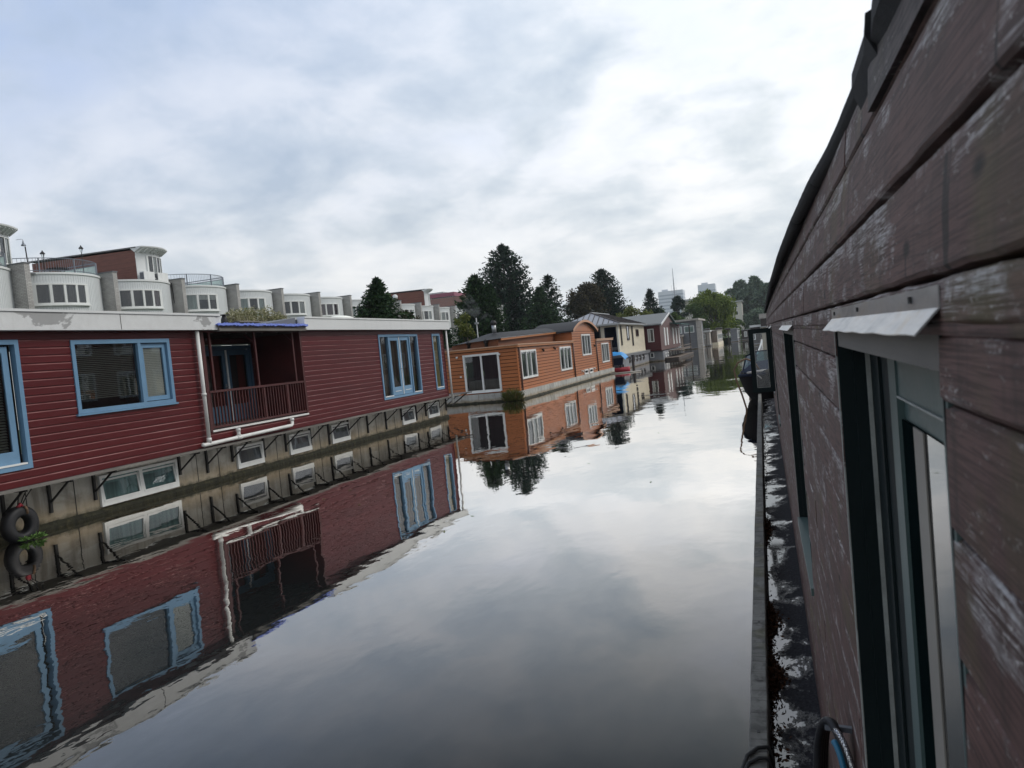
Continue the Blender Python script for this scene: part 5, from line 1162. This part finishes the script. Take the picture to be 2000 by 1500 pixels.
    for j in range(17):
        y = -.5+1.53*j/16; lo.append([NW(y, 2.492, -.003), NW(y, 2.492+r.uniform(-.0006, .0006), .007), NW(y, 2.543, .008), NW(y, 2.547, -.003)])
    MB().loft(lo).build('trim_board', M['near_trim'], t)
    # windows with deep jambs
    def nwin(a0, a1, b0, b1, sashed=True, jamb='green_frame'):
        mb = MB(); P = NW; dep = .046
        pbox(mb, P, a1-.004, a1, b0, b1, -.12, .0005); pbox(mb, P, a0, a0+.004, b0, b1, -.12, .0005)
        pbox(mb, P, a1-.26, a1-.0045, b0+.02, b1-.033, -.075, -dep-.006); pbox(mb, P, a1-.012, a1-.0045, b0, b1-.033, -dep-.0055, -.024); pbox(mb, P, a1-.15, a1-.128, b0+.02, b1-.033, -dep-.0055, -dep-.001)
        pbox(mb, P, a0+.002, a1-.002, b0+.0125, b0+.0195, -.12, -.079)
        w = mb.build('window', M[jamb], t)
        MB_ = MB(); pbox(MB_, P, a1+.0005, a1+.010, b0, b1+.004, -.012, .003); pbox(MB_, P, a1-.022, a1-.0165, b0+.01, b1-.034, -dep-.0052, -dep+.002); MB_.build('edge_strip', M['pale_edge'], w)
        hd = MB(); pbox(hd, P, a0-.004, a1+.004, b1-.032, b1, -.12, -.002); hd.build('head_board', M['head_board'], w)
        sl = MB(); pbox(sl, P, a0, a1, b0-.02, b0+.012, -.12, .012); sl.build('sill', M['sash_green'], w)
        s = MB(); c0, c1 = -.078, -dep; z1 = b1-.042; s0, s1 = a0+.012, a1-.262
        pbox(s, P, s1-.062, s1, b0+.02, z1, c0, c1); pbox(s, P, s0, s0+.04, b0+.02, z1, c0, c1); pbox(s, P, s0+.04, s1-.062, z1-.058, z1, c0, c1-.003); pbox(s, P, s0+.04, s1-.062, z1-.092, z1-.058, c0, c1-.010); pbox(s, P, s0+.04, s1-.062, b0+.02, b0+.12, c0, c1-.003)
        ss = s.build('sash', M['sash_green'], w)
        g = MB(); pquad(g, P, s0+.04, s1-.062, b0+.12, z1-.092, -dep-.007); g.build('pane', M['pane_dark'], w)
        gr = MB(); pbox(gr, P, s1-.150, s1-.062, b0+.12, z1-.092, -dep-.0066, -dep-.0050); gr.build('jamb_reflection', M['jamb_reflection_dark'], w)  # dark strip on the pane paints in the reflection of the jamb
        ir = MB(); pbox(ir, P, s1-.215, s1-.1505, b0+.12, z1-.092, -dep-.0065, -dep-.0045); ir.build('taupe_strip', M['taupe'], w)  # upright taupe strip laid on the pane next to the dark one
        ln = MB(); pbox(ln, P, s0+.04, s1-.062, z1-.0605, z1-.0575, c1-.0025, c1-.0002); ln.build('highlight_line', M['pale_edge'], ss)  # pale strip paints a highlight along the step of the top rail
        d = MB(); pquad(d, P, a0, a1, b0, b1, -.122); d.build('backing', M['black'], w)
        return w
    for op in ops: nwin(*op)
    # pale frame strip on the viewer's side of the nearest window
    jb = MB(); pbox(jb, NW, .660, .682, 1.1, 2.215, -.03, -.0005); jb.build('window_casing', M['sash_green'], t)
    # bent aluminium flashings over the windows
    def flashing(a0, a1, zt, k=1.):
        lo = []; n = 24
        for j in range(n+1):
            y = a0+(a1-a0)*j/n; wv = .0006*math.sin(j*1.3); e = .003*(1-abs(2*j/n-1))
            pts = [(zt, .0035), (zt-.017*k, .0038), (zt-.019*k, .006+wv), (zt-.036*k+wv, .0215*k+e*.3), (zt-.0372*k+wv, .0205*k+e*.3), (zt-.0197*k, .0045), (zt-.017*k, .0025), (zt, .0024)]
            lo.append([NW(y, z, c) for z, c in pts])
        f = MB().loft(lo).build('drip_flashing', M['flashing'], t)
        nb = MB()
        for u in (.12, .55, .93): p = NW(a0+(a1-a0)*u, zt-.008*k, .0045); nb.box(p.x-.0015, p.x+.001, p.y-.003, p.y+.003, p.z-.003, p.z+.003)
        nb.build('screw', M['black'], f)
    flashing(.648, 1.56, 2.268); flashing(3.36, 4.85, 2.262, 1.1); flashing(9.7, 11.1, 2.262, 1.2); flashing(14.5, 16, 2.262, 1.2)
    # casement standing open across the deck
    yc, z0, z1, x1, x0 = 11.0, 1.395, 2.262, .088, -.205; fw_ = .062; cs = MB()
    for (a, b, c, d) in ((x0, x0+fw_, z0, z1), (x1-fw_, x1, z0, z1), (x0+fw_, x1-fw_, z0, z0+fw_), (x0+fw_, x1-fw_, z1-fw_, z1)): cs.box(a, b, yc-.022, yc+.022, c, d)
    c = cs.build('casement', M['green_frame'], t); MB().quad((x0+fw_, yc, z0+fw_), (x1-fw_, yc, z0+fw_), (x1-fw_, yc, z1-fw_), (x0+fw_, yc, z1-fw_)).build('pane', glassmat('clear_glass', (.93, .95, .95), 1.45, 0., .02), c)
    pt = MB(); g = .006
    for (a, b, cc, d) in ((x0+fw_, x0+fw_+g, z0+fw_, z1-fw_), (x1-fw_-g, x1-fw_, z0+fw_, z1-fw_), (x0+fw_+g, x1-fw_-g, z0+fw_, z0+fw_+g), (x0+fw_+g, x1-fw_-g, z1-fw_-g, z1-fw_)): pt.box(a, b, yc-.026, yc-.0225, cc, d)
    pt.build('putty', M['pale_edge'], c)
    # deck, hull and rail
    n = 60; ys = [-1.5+(22+1.5)*i/n for i in range(n+1)]
    def rx(y): return interp(y, [(0, -.118), (3.3, -.122), (9, -.148), (22, -.205)])
    MB().loft([[Vector((rx(y)+.004, y, DK-.022)) for y in ys], [Vector((.02, y, DK-.018)) for y in ys], [Vector((.16, y, DK-.004)) for y in ys], [Vector((.9, y, DK-.004)) for y in ys]], closed=False, cap=False).build('deck', M['deck'], t)
    MB().loft([[(rx(y)-.04, y, -.6), (rx(y)-.04, y, DK-.03), (.8, y, DK-.03), (.8, y, -.6)] for y in ys]).build('hull', M['black'], t)
    MB().loft([[(.82, y, -.6), (.82, y, .3), (4.2, y, .3), (4.2, y, -.6)] for y in (-1.5, 22)]).build('inner_hull', M['black'], t)
    rl = MB(); k = 0; y = -1.5
    while y < 22:
        y2 = min(22, y+r.uniform(3.2, 5)); n = 24; lo = []
        for j in range(n+1):
            yy = y+(y2-y)*j/n; w = r.uniform(-.0015, .0015); x = rx(yy); lo.append([(x-.078+w, yy, .31), (x-.080+w, yy, .492), (x-.074+w, yy, .50), (x-.006+w, yy, .50+r.uniform(-.001, .001)), (x+w, yy, .493), (x+w, yy, .31)])
        rl.loft(lo); y = y2+.004
    ra = rl.build('rail', M['rail_wood'], t)
    ht = MB()
    for yy in (3.42, 4.75, 6.3, 8.3, 10.4): x = rx(yy)-.04; ht.box(x-.007, x+.007, yy-.011, yy+.011, .4995, .5018)
    ht.build('bolt', M['black'], ra)
near_boat()
# things on the deck
def heap(label, yc, ly, n, seed):
    r = random.Random(seed); mb = MB()
    for i in range(n):
        u = r.gauss(0, .42); y = yc+u*ly; x0 = interp(y, [(0, -.118), (3.3, -.122), (9, -.148), (22, -.205)]); wd = .085*math.exp(-u*u*1.3)
        x = x0+.006+abs(r.gauss(0, .45))*wd; z = DK-.018+r.random()*.055*max(0, 1-(x-x0)/.10)*math.exp(-u*u); p = Vector((x, y, z))
        leaf(mb, p, (rvec(r)+Vector((0, 0, .1))).normalized(), (Vector((0, 0, 1))+rvec(r)*.9).normalized(), r.uniform(.014, .032), r.uniform(.008, .018))
    o = mb.build('fallen_leaves', M['autumn'], None, kind='stuff'); o['label'] = label; o['category'] = 'leaves'; o['group'] = 'wet leaves heaped along the deck rail'
heap('rust brown wet leaves, the nearest heap on the wet deck against the rail', 4.35, .30, 700, 1)
heap('rust brown wet leaves, the middle heap on the wet deck against the rail', 5.2, .34, 620, 2)
heap('rust brown wet leaves, the heap farthest along the wet deck against the rail', 7.6, .5, 460, 3)
heap('scattered dark leaf scraps on the wet deck along the foot of the rail', 3.6, 2.6, 360, 4)
heap('thin dark line of leaves on the far wet deck toward the moored motorboat', 12.5, 4.5, 260, 5)
t = thing('garden_hose', 'coiled black hose with a braided silver length hanging low on the brown planked wall', 'hose', (.08, 1.85, 1.0))
for k in range(4):
    pts = []
    for i in range(41):
        a = 2*math.pi*i/40; pts.append((.072+(.040-.004*k)*math.cos(a)+.003*k, 1.86-.075*math.cos(a)+.02*k, 1.06+(.272-.011*k)*math.sin(a)))
    MB().tube(pts, .0095, 8, False).build('coil', M['rubber'], t, True)
pts = []
for i in range(25): a = 1.62-2.3*i/24; pts.append((.080+.041*math.cos(a), 1.78-.07*math.cos(a), 1.065+.285*math.sin(a)))
MB().tube(pts, .0068, 10).build('braided_hose', M['braid'], t, True)
pts = []
for i in range(12): a = 1.55-.9*i/11; pts.append((.073+.028*math.cos(a), 1.80-.05*math.cos(a), 1.055+.262*math.sin(a)))
MB().tube(pts, .007, 8).build('blue_stripe', paint('blue_hose', (.02, .13, .22), .35, .1), t, True)
MB().bar((.118, 1.87, 1.31), (.06, 1.87, 1.315), .012).build('hook', M['steel'], t)
t = thing('mooring_line', 'black line looped over the grey rail near the bottom of the picture', 'rope', (-.16, 3.25, .5))
MB().tube([(-.30, 3.02, .05), (-.262, 3.06, .36), (-.232, 3.13, .47), (-.205, 3.20, .508), (-.165, 3.26, .512), (-.125, 3.28, .508), (-.11, 3.28, .46), (-.108, 3.28, .36)], .0085, 8).tube([(-.275, 2.98, .05), (-.25, 3.02, .36), (-.225, 3.08, .47), (-.20, 3.14, .508), (-.16, 3.18, .512), (-.125, 3.19, .508), (-.112, 3.19, .45), (-.108, 3.19, .36)], .0085, 8).build('line', M['black_rope'], t, True)
# ------------------------------------------------------------------ moored motorboat
def motorboat():
    t = thing('motorboat', 'dark motorboat with a navy cover and teal windscreen moored beyond the open window', 'motorboat', (0, 26, 0)); cx = .08; ya = 22.4; L = 6.4
    lo = []
    for i in range(15):
        u = i/14; y = ya+L*u; hb = .90*(1-(1-min(1, u*1.9+.02))**2.2)**.75+.03; zg = 1.06-.22*min(1, u*1.6); lo.append([(cx-hb, y, zg), (cx-hb*1.02, y, zg-.10), (cx-hb*.86, y, .35), (cx-hb*.55, y, -.05), (cx, y, -.25), (cx+hb*.55, y, -.05), (cx+hb*.86, y, .35), (cx+hb*1.02, y, zg-.10), (cx+hb, y, zg)])
    h = MB().loft(lo).build('hull', M['boat_hull'], t, True)
    st = MB().tube([(l[0][0]-.01, l[0][1], l[0][2]-.05) for l in lo], .045, 8); st.tube([(l[-1][0]+.01, l[0][1], l[0][2]-.05) for l in lo], .045, 8); st.build('gunwale', M['navy'], h, True)
    MB().tube([(cx-.62, 23.2, 1.03), (cx-.30, 22.75, 1.08), (cx+.1, 22.7, 1.09)], .035, 8).build('toe_rail', M['pale_wood'], h, True)
    cv = []
    for i in range(9):
        u = i/8; y = 22.6+2.3*u; hb = .86*(1-(1-min(1, (y-ya)/L*1.9+.02))**2.2)**.75; z = 1.03+.16*u; cv.append([(cx-hb, y, 1.02-.03*u), (cx-hb*.6, y, z+.06), (cx, y, z+.12), (cx+hb*.6, y, z+.06), (cx+hb, y, 1.02-.03*u)])
    MB().loft(cv, closed=False, cap=False).build('cover', M['navy'], t, True)
    V = Vector; A = [V((cx-.80, 25.3, 1.02)), V((cx-.42, 24.75, 1.13)), V((cx+.42, 24.75, 1.13)), V((cx+.80, 25.3, 1.02))]; B = [V((cx-.68, 25.75, 1.44)), V((cx-.36, 25.3, 1.58)), V((cx+.36, 25.3, 1.58)), V((cx+.68, 25.75, 1.44))]
    MB().loft([A, B], closed=False, cap=False).build('windscreen', M['teal_glass'], t)
    f = MB()
    for a, b in zip(A, B): f.bar(a, b, .035)
    for q_ in (A, B):
        for a, b in zip(q_, q_[1:]): f.bar(a, b, .035)
    f.build('windscreen_frame', M['navy'], t)
    ck = []
    for i in range(7): u = i/6; y = 25.75+2.8*u; ck.append([(cx-.84, y, .86), (cx-.72, y, 1.16-.1*u), (cx, y, 1.30-.1*u), (cx+.72, y, 1.16-.1*u), (cx+.84, y, .86)])
    MB().loft(ck, closed=False, cap=False).build('cockpit_cover', M['pale_wood'], t, True)
    MB().bar((cx+.15, 22.5, .55), (cx-.35, 22.66, .98), .035).build('bow_fitting', M['pale_wood'], t)
motorboat()
t = thing('mooring_rope', 'brown rope looping out from the motorboat bow and down into the water', 'rope', (-.6, 23, 0))
MB().tube([(-.22, 23.1, 1.12), (-.34, 23.0, 1.36), (-.55, 23, 1.45), (-.78, 23, 1.36), (-.90, 23, 1.16), (-.86, 23, .85), (-.74, 22.95, .45), (-.65, 22.9, .05), (-.64, 22.9, -.3)], .026, 7).build('rope', M['rope'], t, True)
t = thing('mooring_post', 'square beige timber post seen through the open window beyond the motorboat', 'post', (.06, 31, 0)); MB().box(-.08, .12, 30.9, 31.1, -.8, 2.32).build('post', M['plywood'], t); MB().box(-.11, .15, 30.87, 31.13, 2.322, 2.36).build('cap', M['zinc'], t)
t = thing('barge', 'pale decked barge lying beyond the motorboat, seen through the open window', 'barge', (0, 38, 0)); MB().loft([[(-.75, y, -.3), (-.8, y, .62), (-.45, y, .95), (2.5, y, .95), (2.5, y, -.3)] for y in (33, 46)]).build('hull', M['brown_wood'], t); MB().hexa([(-.4, 33.5, .952), (2.3, 33.5, .952), (2.3, 45, .952), (-.4, 45, .952), (-.1, 33.9, 1.45), (2.2, 33.9, 1.45), (2.2, 44.5, 1.7), (-.2, 44.5, 1.7)]).build('deck_cover', M['pale_wood'], t)
MB().bar((-.35, 34, 1.2), (.0, 35, 1.95), .05).build('boom', M['white'], t)
# ------------------------------------------------------------------ tyre fender and its plant
c = V((-11.72, 9.22, .26)); t = thing('tyre_fender', 'old black tyre hung on ropes against the red houseboat hull at the waterline', 'tyre', c)
lo = []; n = 36
for i in range(n):
    a = 2*math.pi*i/n; rr = [(.135, -.075), (.17, -.095), (.25, -.10), (.295, -.07), (.30, 0), (.295, .07), (.25, .10), (.17, .095), (.135, .075), (.15, .0)]
    lo.append([(c.x+o_, c.y+r0*math.cos(a), c.z+r0*1.02*math.sin(a)) for r0, o_ in rr])
MB().loft(lo+[lo[0]], cap=False).build('tyre', M['rubber'], t, True)
rp = MB(); 
for dy in (-.05, .03, .09): rp.tube([(-11.70, 9.22+dy*.4, .54), (-11.62, 9.22+dy, .70), (-11.55, 9.25+dy*1.6, .85)], .009, 5)
rp.build('rope', M['black_rope'], t); MB().tube([(-11.68, 9.19, .55), (-11.66, 9.22, .60), (-11.68, 9.26, .56)], .032, 6).build('red_knot', M['red_hull'], t, True)
MB().tube([(-11.62, 9.27, .56), (-11.61, 9.29, .5), (-11.62, 9.30, .43)], .02, 6).build('orange_tail', M['rope'], t, True)
fb = MB(); r_ = random.Random(9)
for i in range(90):
    a = r_.uniform(0, 6.28); q_ = r_.random()**.5; p = Vector((-11.50+.11*q_*math.cos(a), 9.26+.17*q_*math.sin(a), .015+.05*r_.random())); leaf(fb, p, (Vector((math.cos(a), math.sin(a), .5))+rvec(r_)*.6).normalized(), (Vector((0, 0, 1))+rvec(r_)*.5).normalized(), r_.uniform(.05, .11), r_.uniform(.03, .055))
t = thing('water_plant', 'bright green leafy plant growing in the water at the old tyre', 'plant', (-11.5, 9.26, 0)); fb.build('foliage', M['lilyleaf'], t)
# a few single leaves adrift
r_ = random.Random(21)
def adrift(label, x, y):
    mb = MB(); a = r_.uniform(0, 6.28); s = .035
    pts = [(x+s*k*math.cos(a+b), y+s*k*math.sin(a+b), .004+z) for k, b, z in ((1, 0, .004), (.55, .8, .0), (.5, 2.3, .003), (1.1, 3.14, .006), (.5, 4, .002), (.55, 5.4, 0))]
    o = mb.add(pts, [(0, 1, 2, 3, 4, 5)]).build('floating_leaf', M['lilyleaf'] if r_.random() < .4 else M['yellowleaf'], None); o['label'] = label; o['category'] = 'leaf'; o['group'] = 'single leaves adrift on the canal'
for x, y in ((-7.66, 11.8), (-7.6, 12.6), (-6.6, 11.2), (-4.2, 9.2), (-4.15, 10.1), (-3.4, 14.4), (-5.6, 17.8), (-2.6, 18.6), (-1.9, 12.2)): adrift('small pale leaf floating by itself on the open canal water', x, y)
# ------------------------------------------------------------------ brick terrace on the east bank, seen mirrored in the windows
def brick_house(k, label):
    y0 = -14+k*6.2; t = thing('brick_house', label, 'house', (15, y0+3, 1), 'brick houses along the east bank'); P = plane_map((14, 0, 0), (0, 1, 0), (-1, 0, 0))
    MB().box(14, 24, y0+.01, y0+6.19, 1.0, 9.2).build('wall', M['red_brick'], t); MB().box(13.8, 24, y0+.01, y0+6.19, 9.21, 9.5).build('roof', M['roof_grey'], t)
    for j in range(3):
        for i in range(2): window(t, P, y0+.8+i*2.9, y0+2.5+i*2.9, 1.9+j*2.6, 3.5+j*2.6, .12, (.5,), 'white', back='curtain_grey' if (i+j) % 2 else 'curtain_white')
for k in range(21): brick_house(k, 'red brick house with white windows, mirrored in the panes of the red houseboat')
t = thing('flue_pole', 'thin white pole standing behind the orange houseboat beside its smoking chimney', 'pole', (-16.9, 45, .9)); MB().tube([(-16.9, 45, .9), (-16.9, 45, 4.7)], .035, 6).build('pole', M['white'], t); MB().box(-17.0, -16.8, 44.9, 45.1, 4.3, 4.42).build('fitting', M['zinc'], t)
def smoke():
    n = NT('chimney_smoke'); n.N.remove(n.b); o = n.N['Material Output']; v = n.N.new('ShaderNodeVolumePrincipled'); v.inputs['Color'].default_value = (.9, .92, .95, 1)
    f = n.noise(2.2, 5, .65, (1, 1, 1.2), .6); n.L.new(n.math('MULTIPLY', n.ramp(f, (.47, 0.), (.75, 1.)), .55), v.inputs['Density']); n.L.new(v.outputs[0], o.inputs['Volume'])
    ob = MB().tube([(-13.2, 37.6, 4.08), (-13.32, 37.65, 4.25), (-13.7, 37.8, 4.4), (-14.2, 38, 4.6), (-14.7, 38.3, 5.0), (-14.9, 38.6, 5.6)], [.07, .14, .24, .34, .42, .2], 10).build('smoke', n.m, None, kind='stuff')
    ob['label'] = 'faint pale smoke drifting left from the orange houseboat chimney'; ob['category'] = 'smoke'
smoke()
# ------------------------------------------------------------------ the damp air that pales the far trees and towers
def haze():
    m = bpy.data.materials.new('haze'); m.use_nodes = True; t = m.node_tree; N = t.nodes; N.clear(); o = N.new('ShaderNodeOutputMaterial'); v = N.new('ShaderNodeVolumePrincipled')
    v.inputs['Color'].default_value = (.86, .90, .95, 1); v.inputs['Density'].default_value = .0002; v.inputs['Anisotropy'].default_value = .2; t.links.new(v.outputs[0], o.inputs['Volume'])
    o = MB().box(-705, 705, -125, 985, -1.8, 80).build('haze', m, None, kind='stuff'); o['label'] = 'thin pale haze over the whole canal and the far towers'; o['category'] = 'haze'
haze()
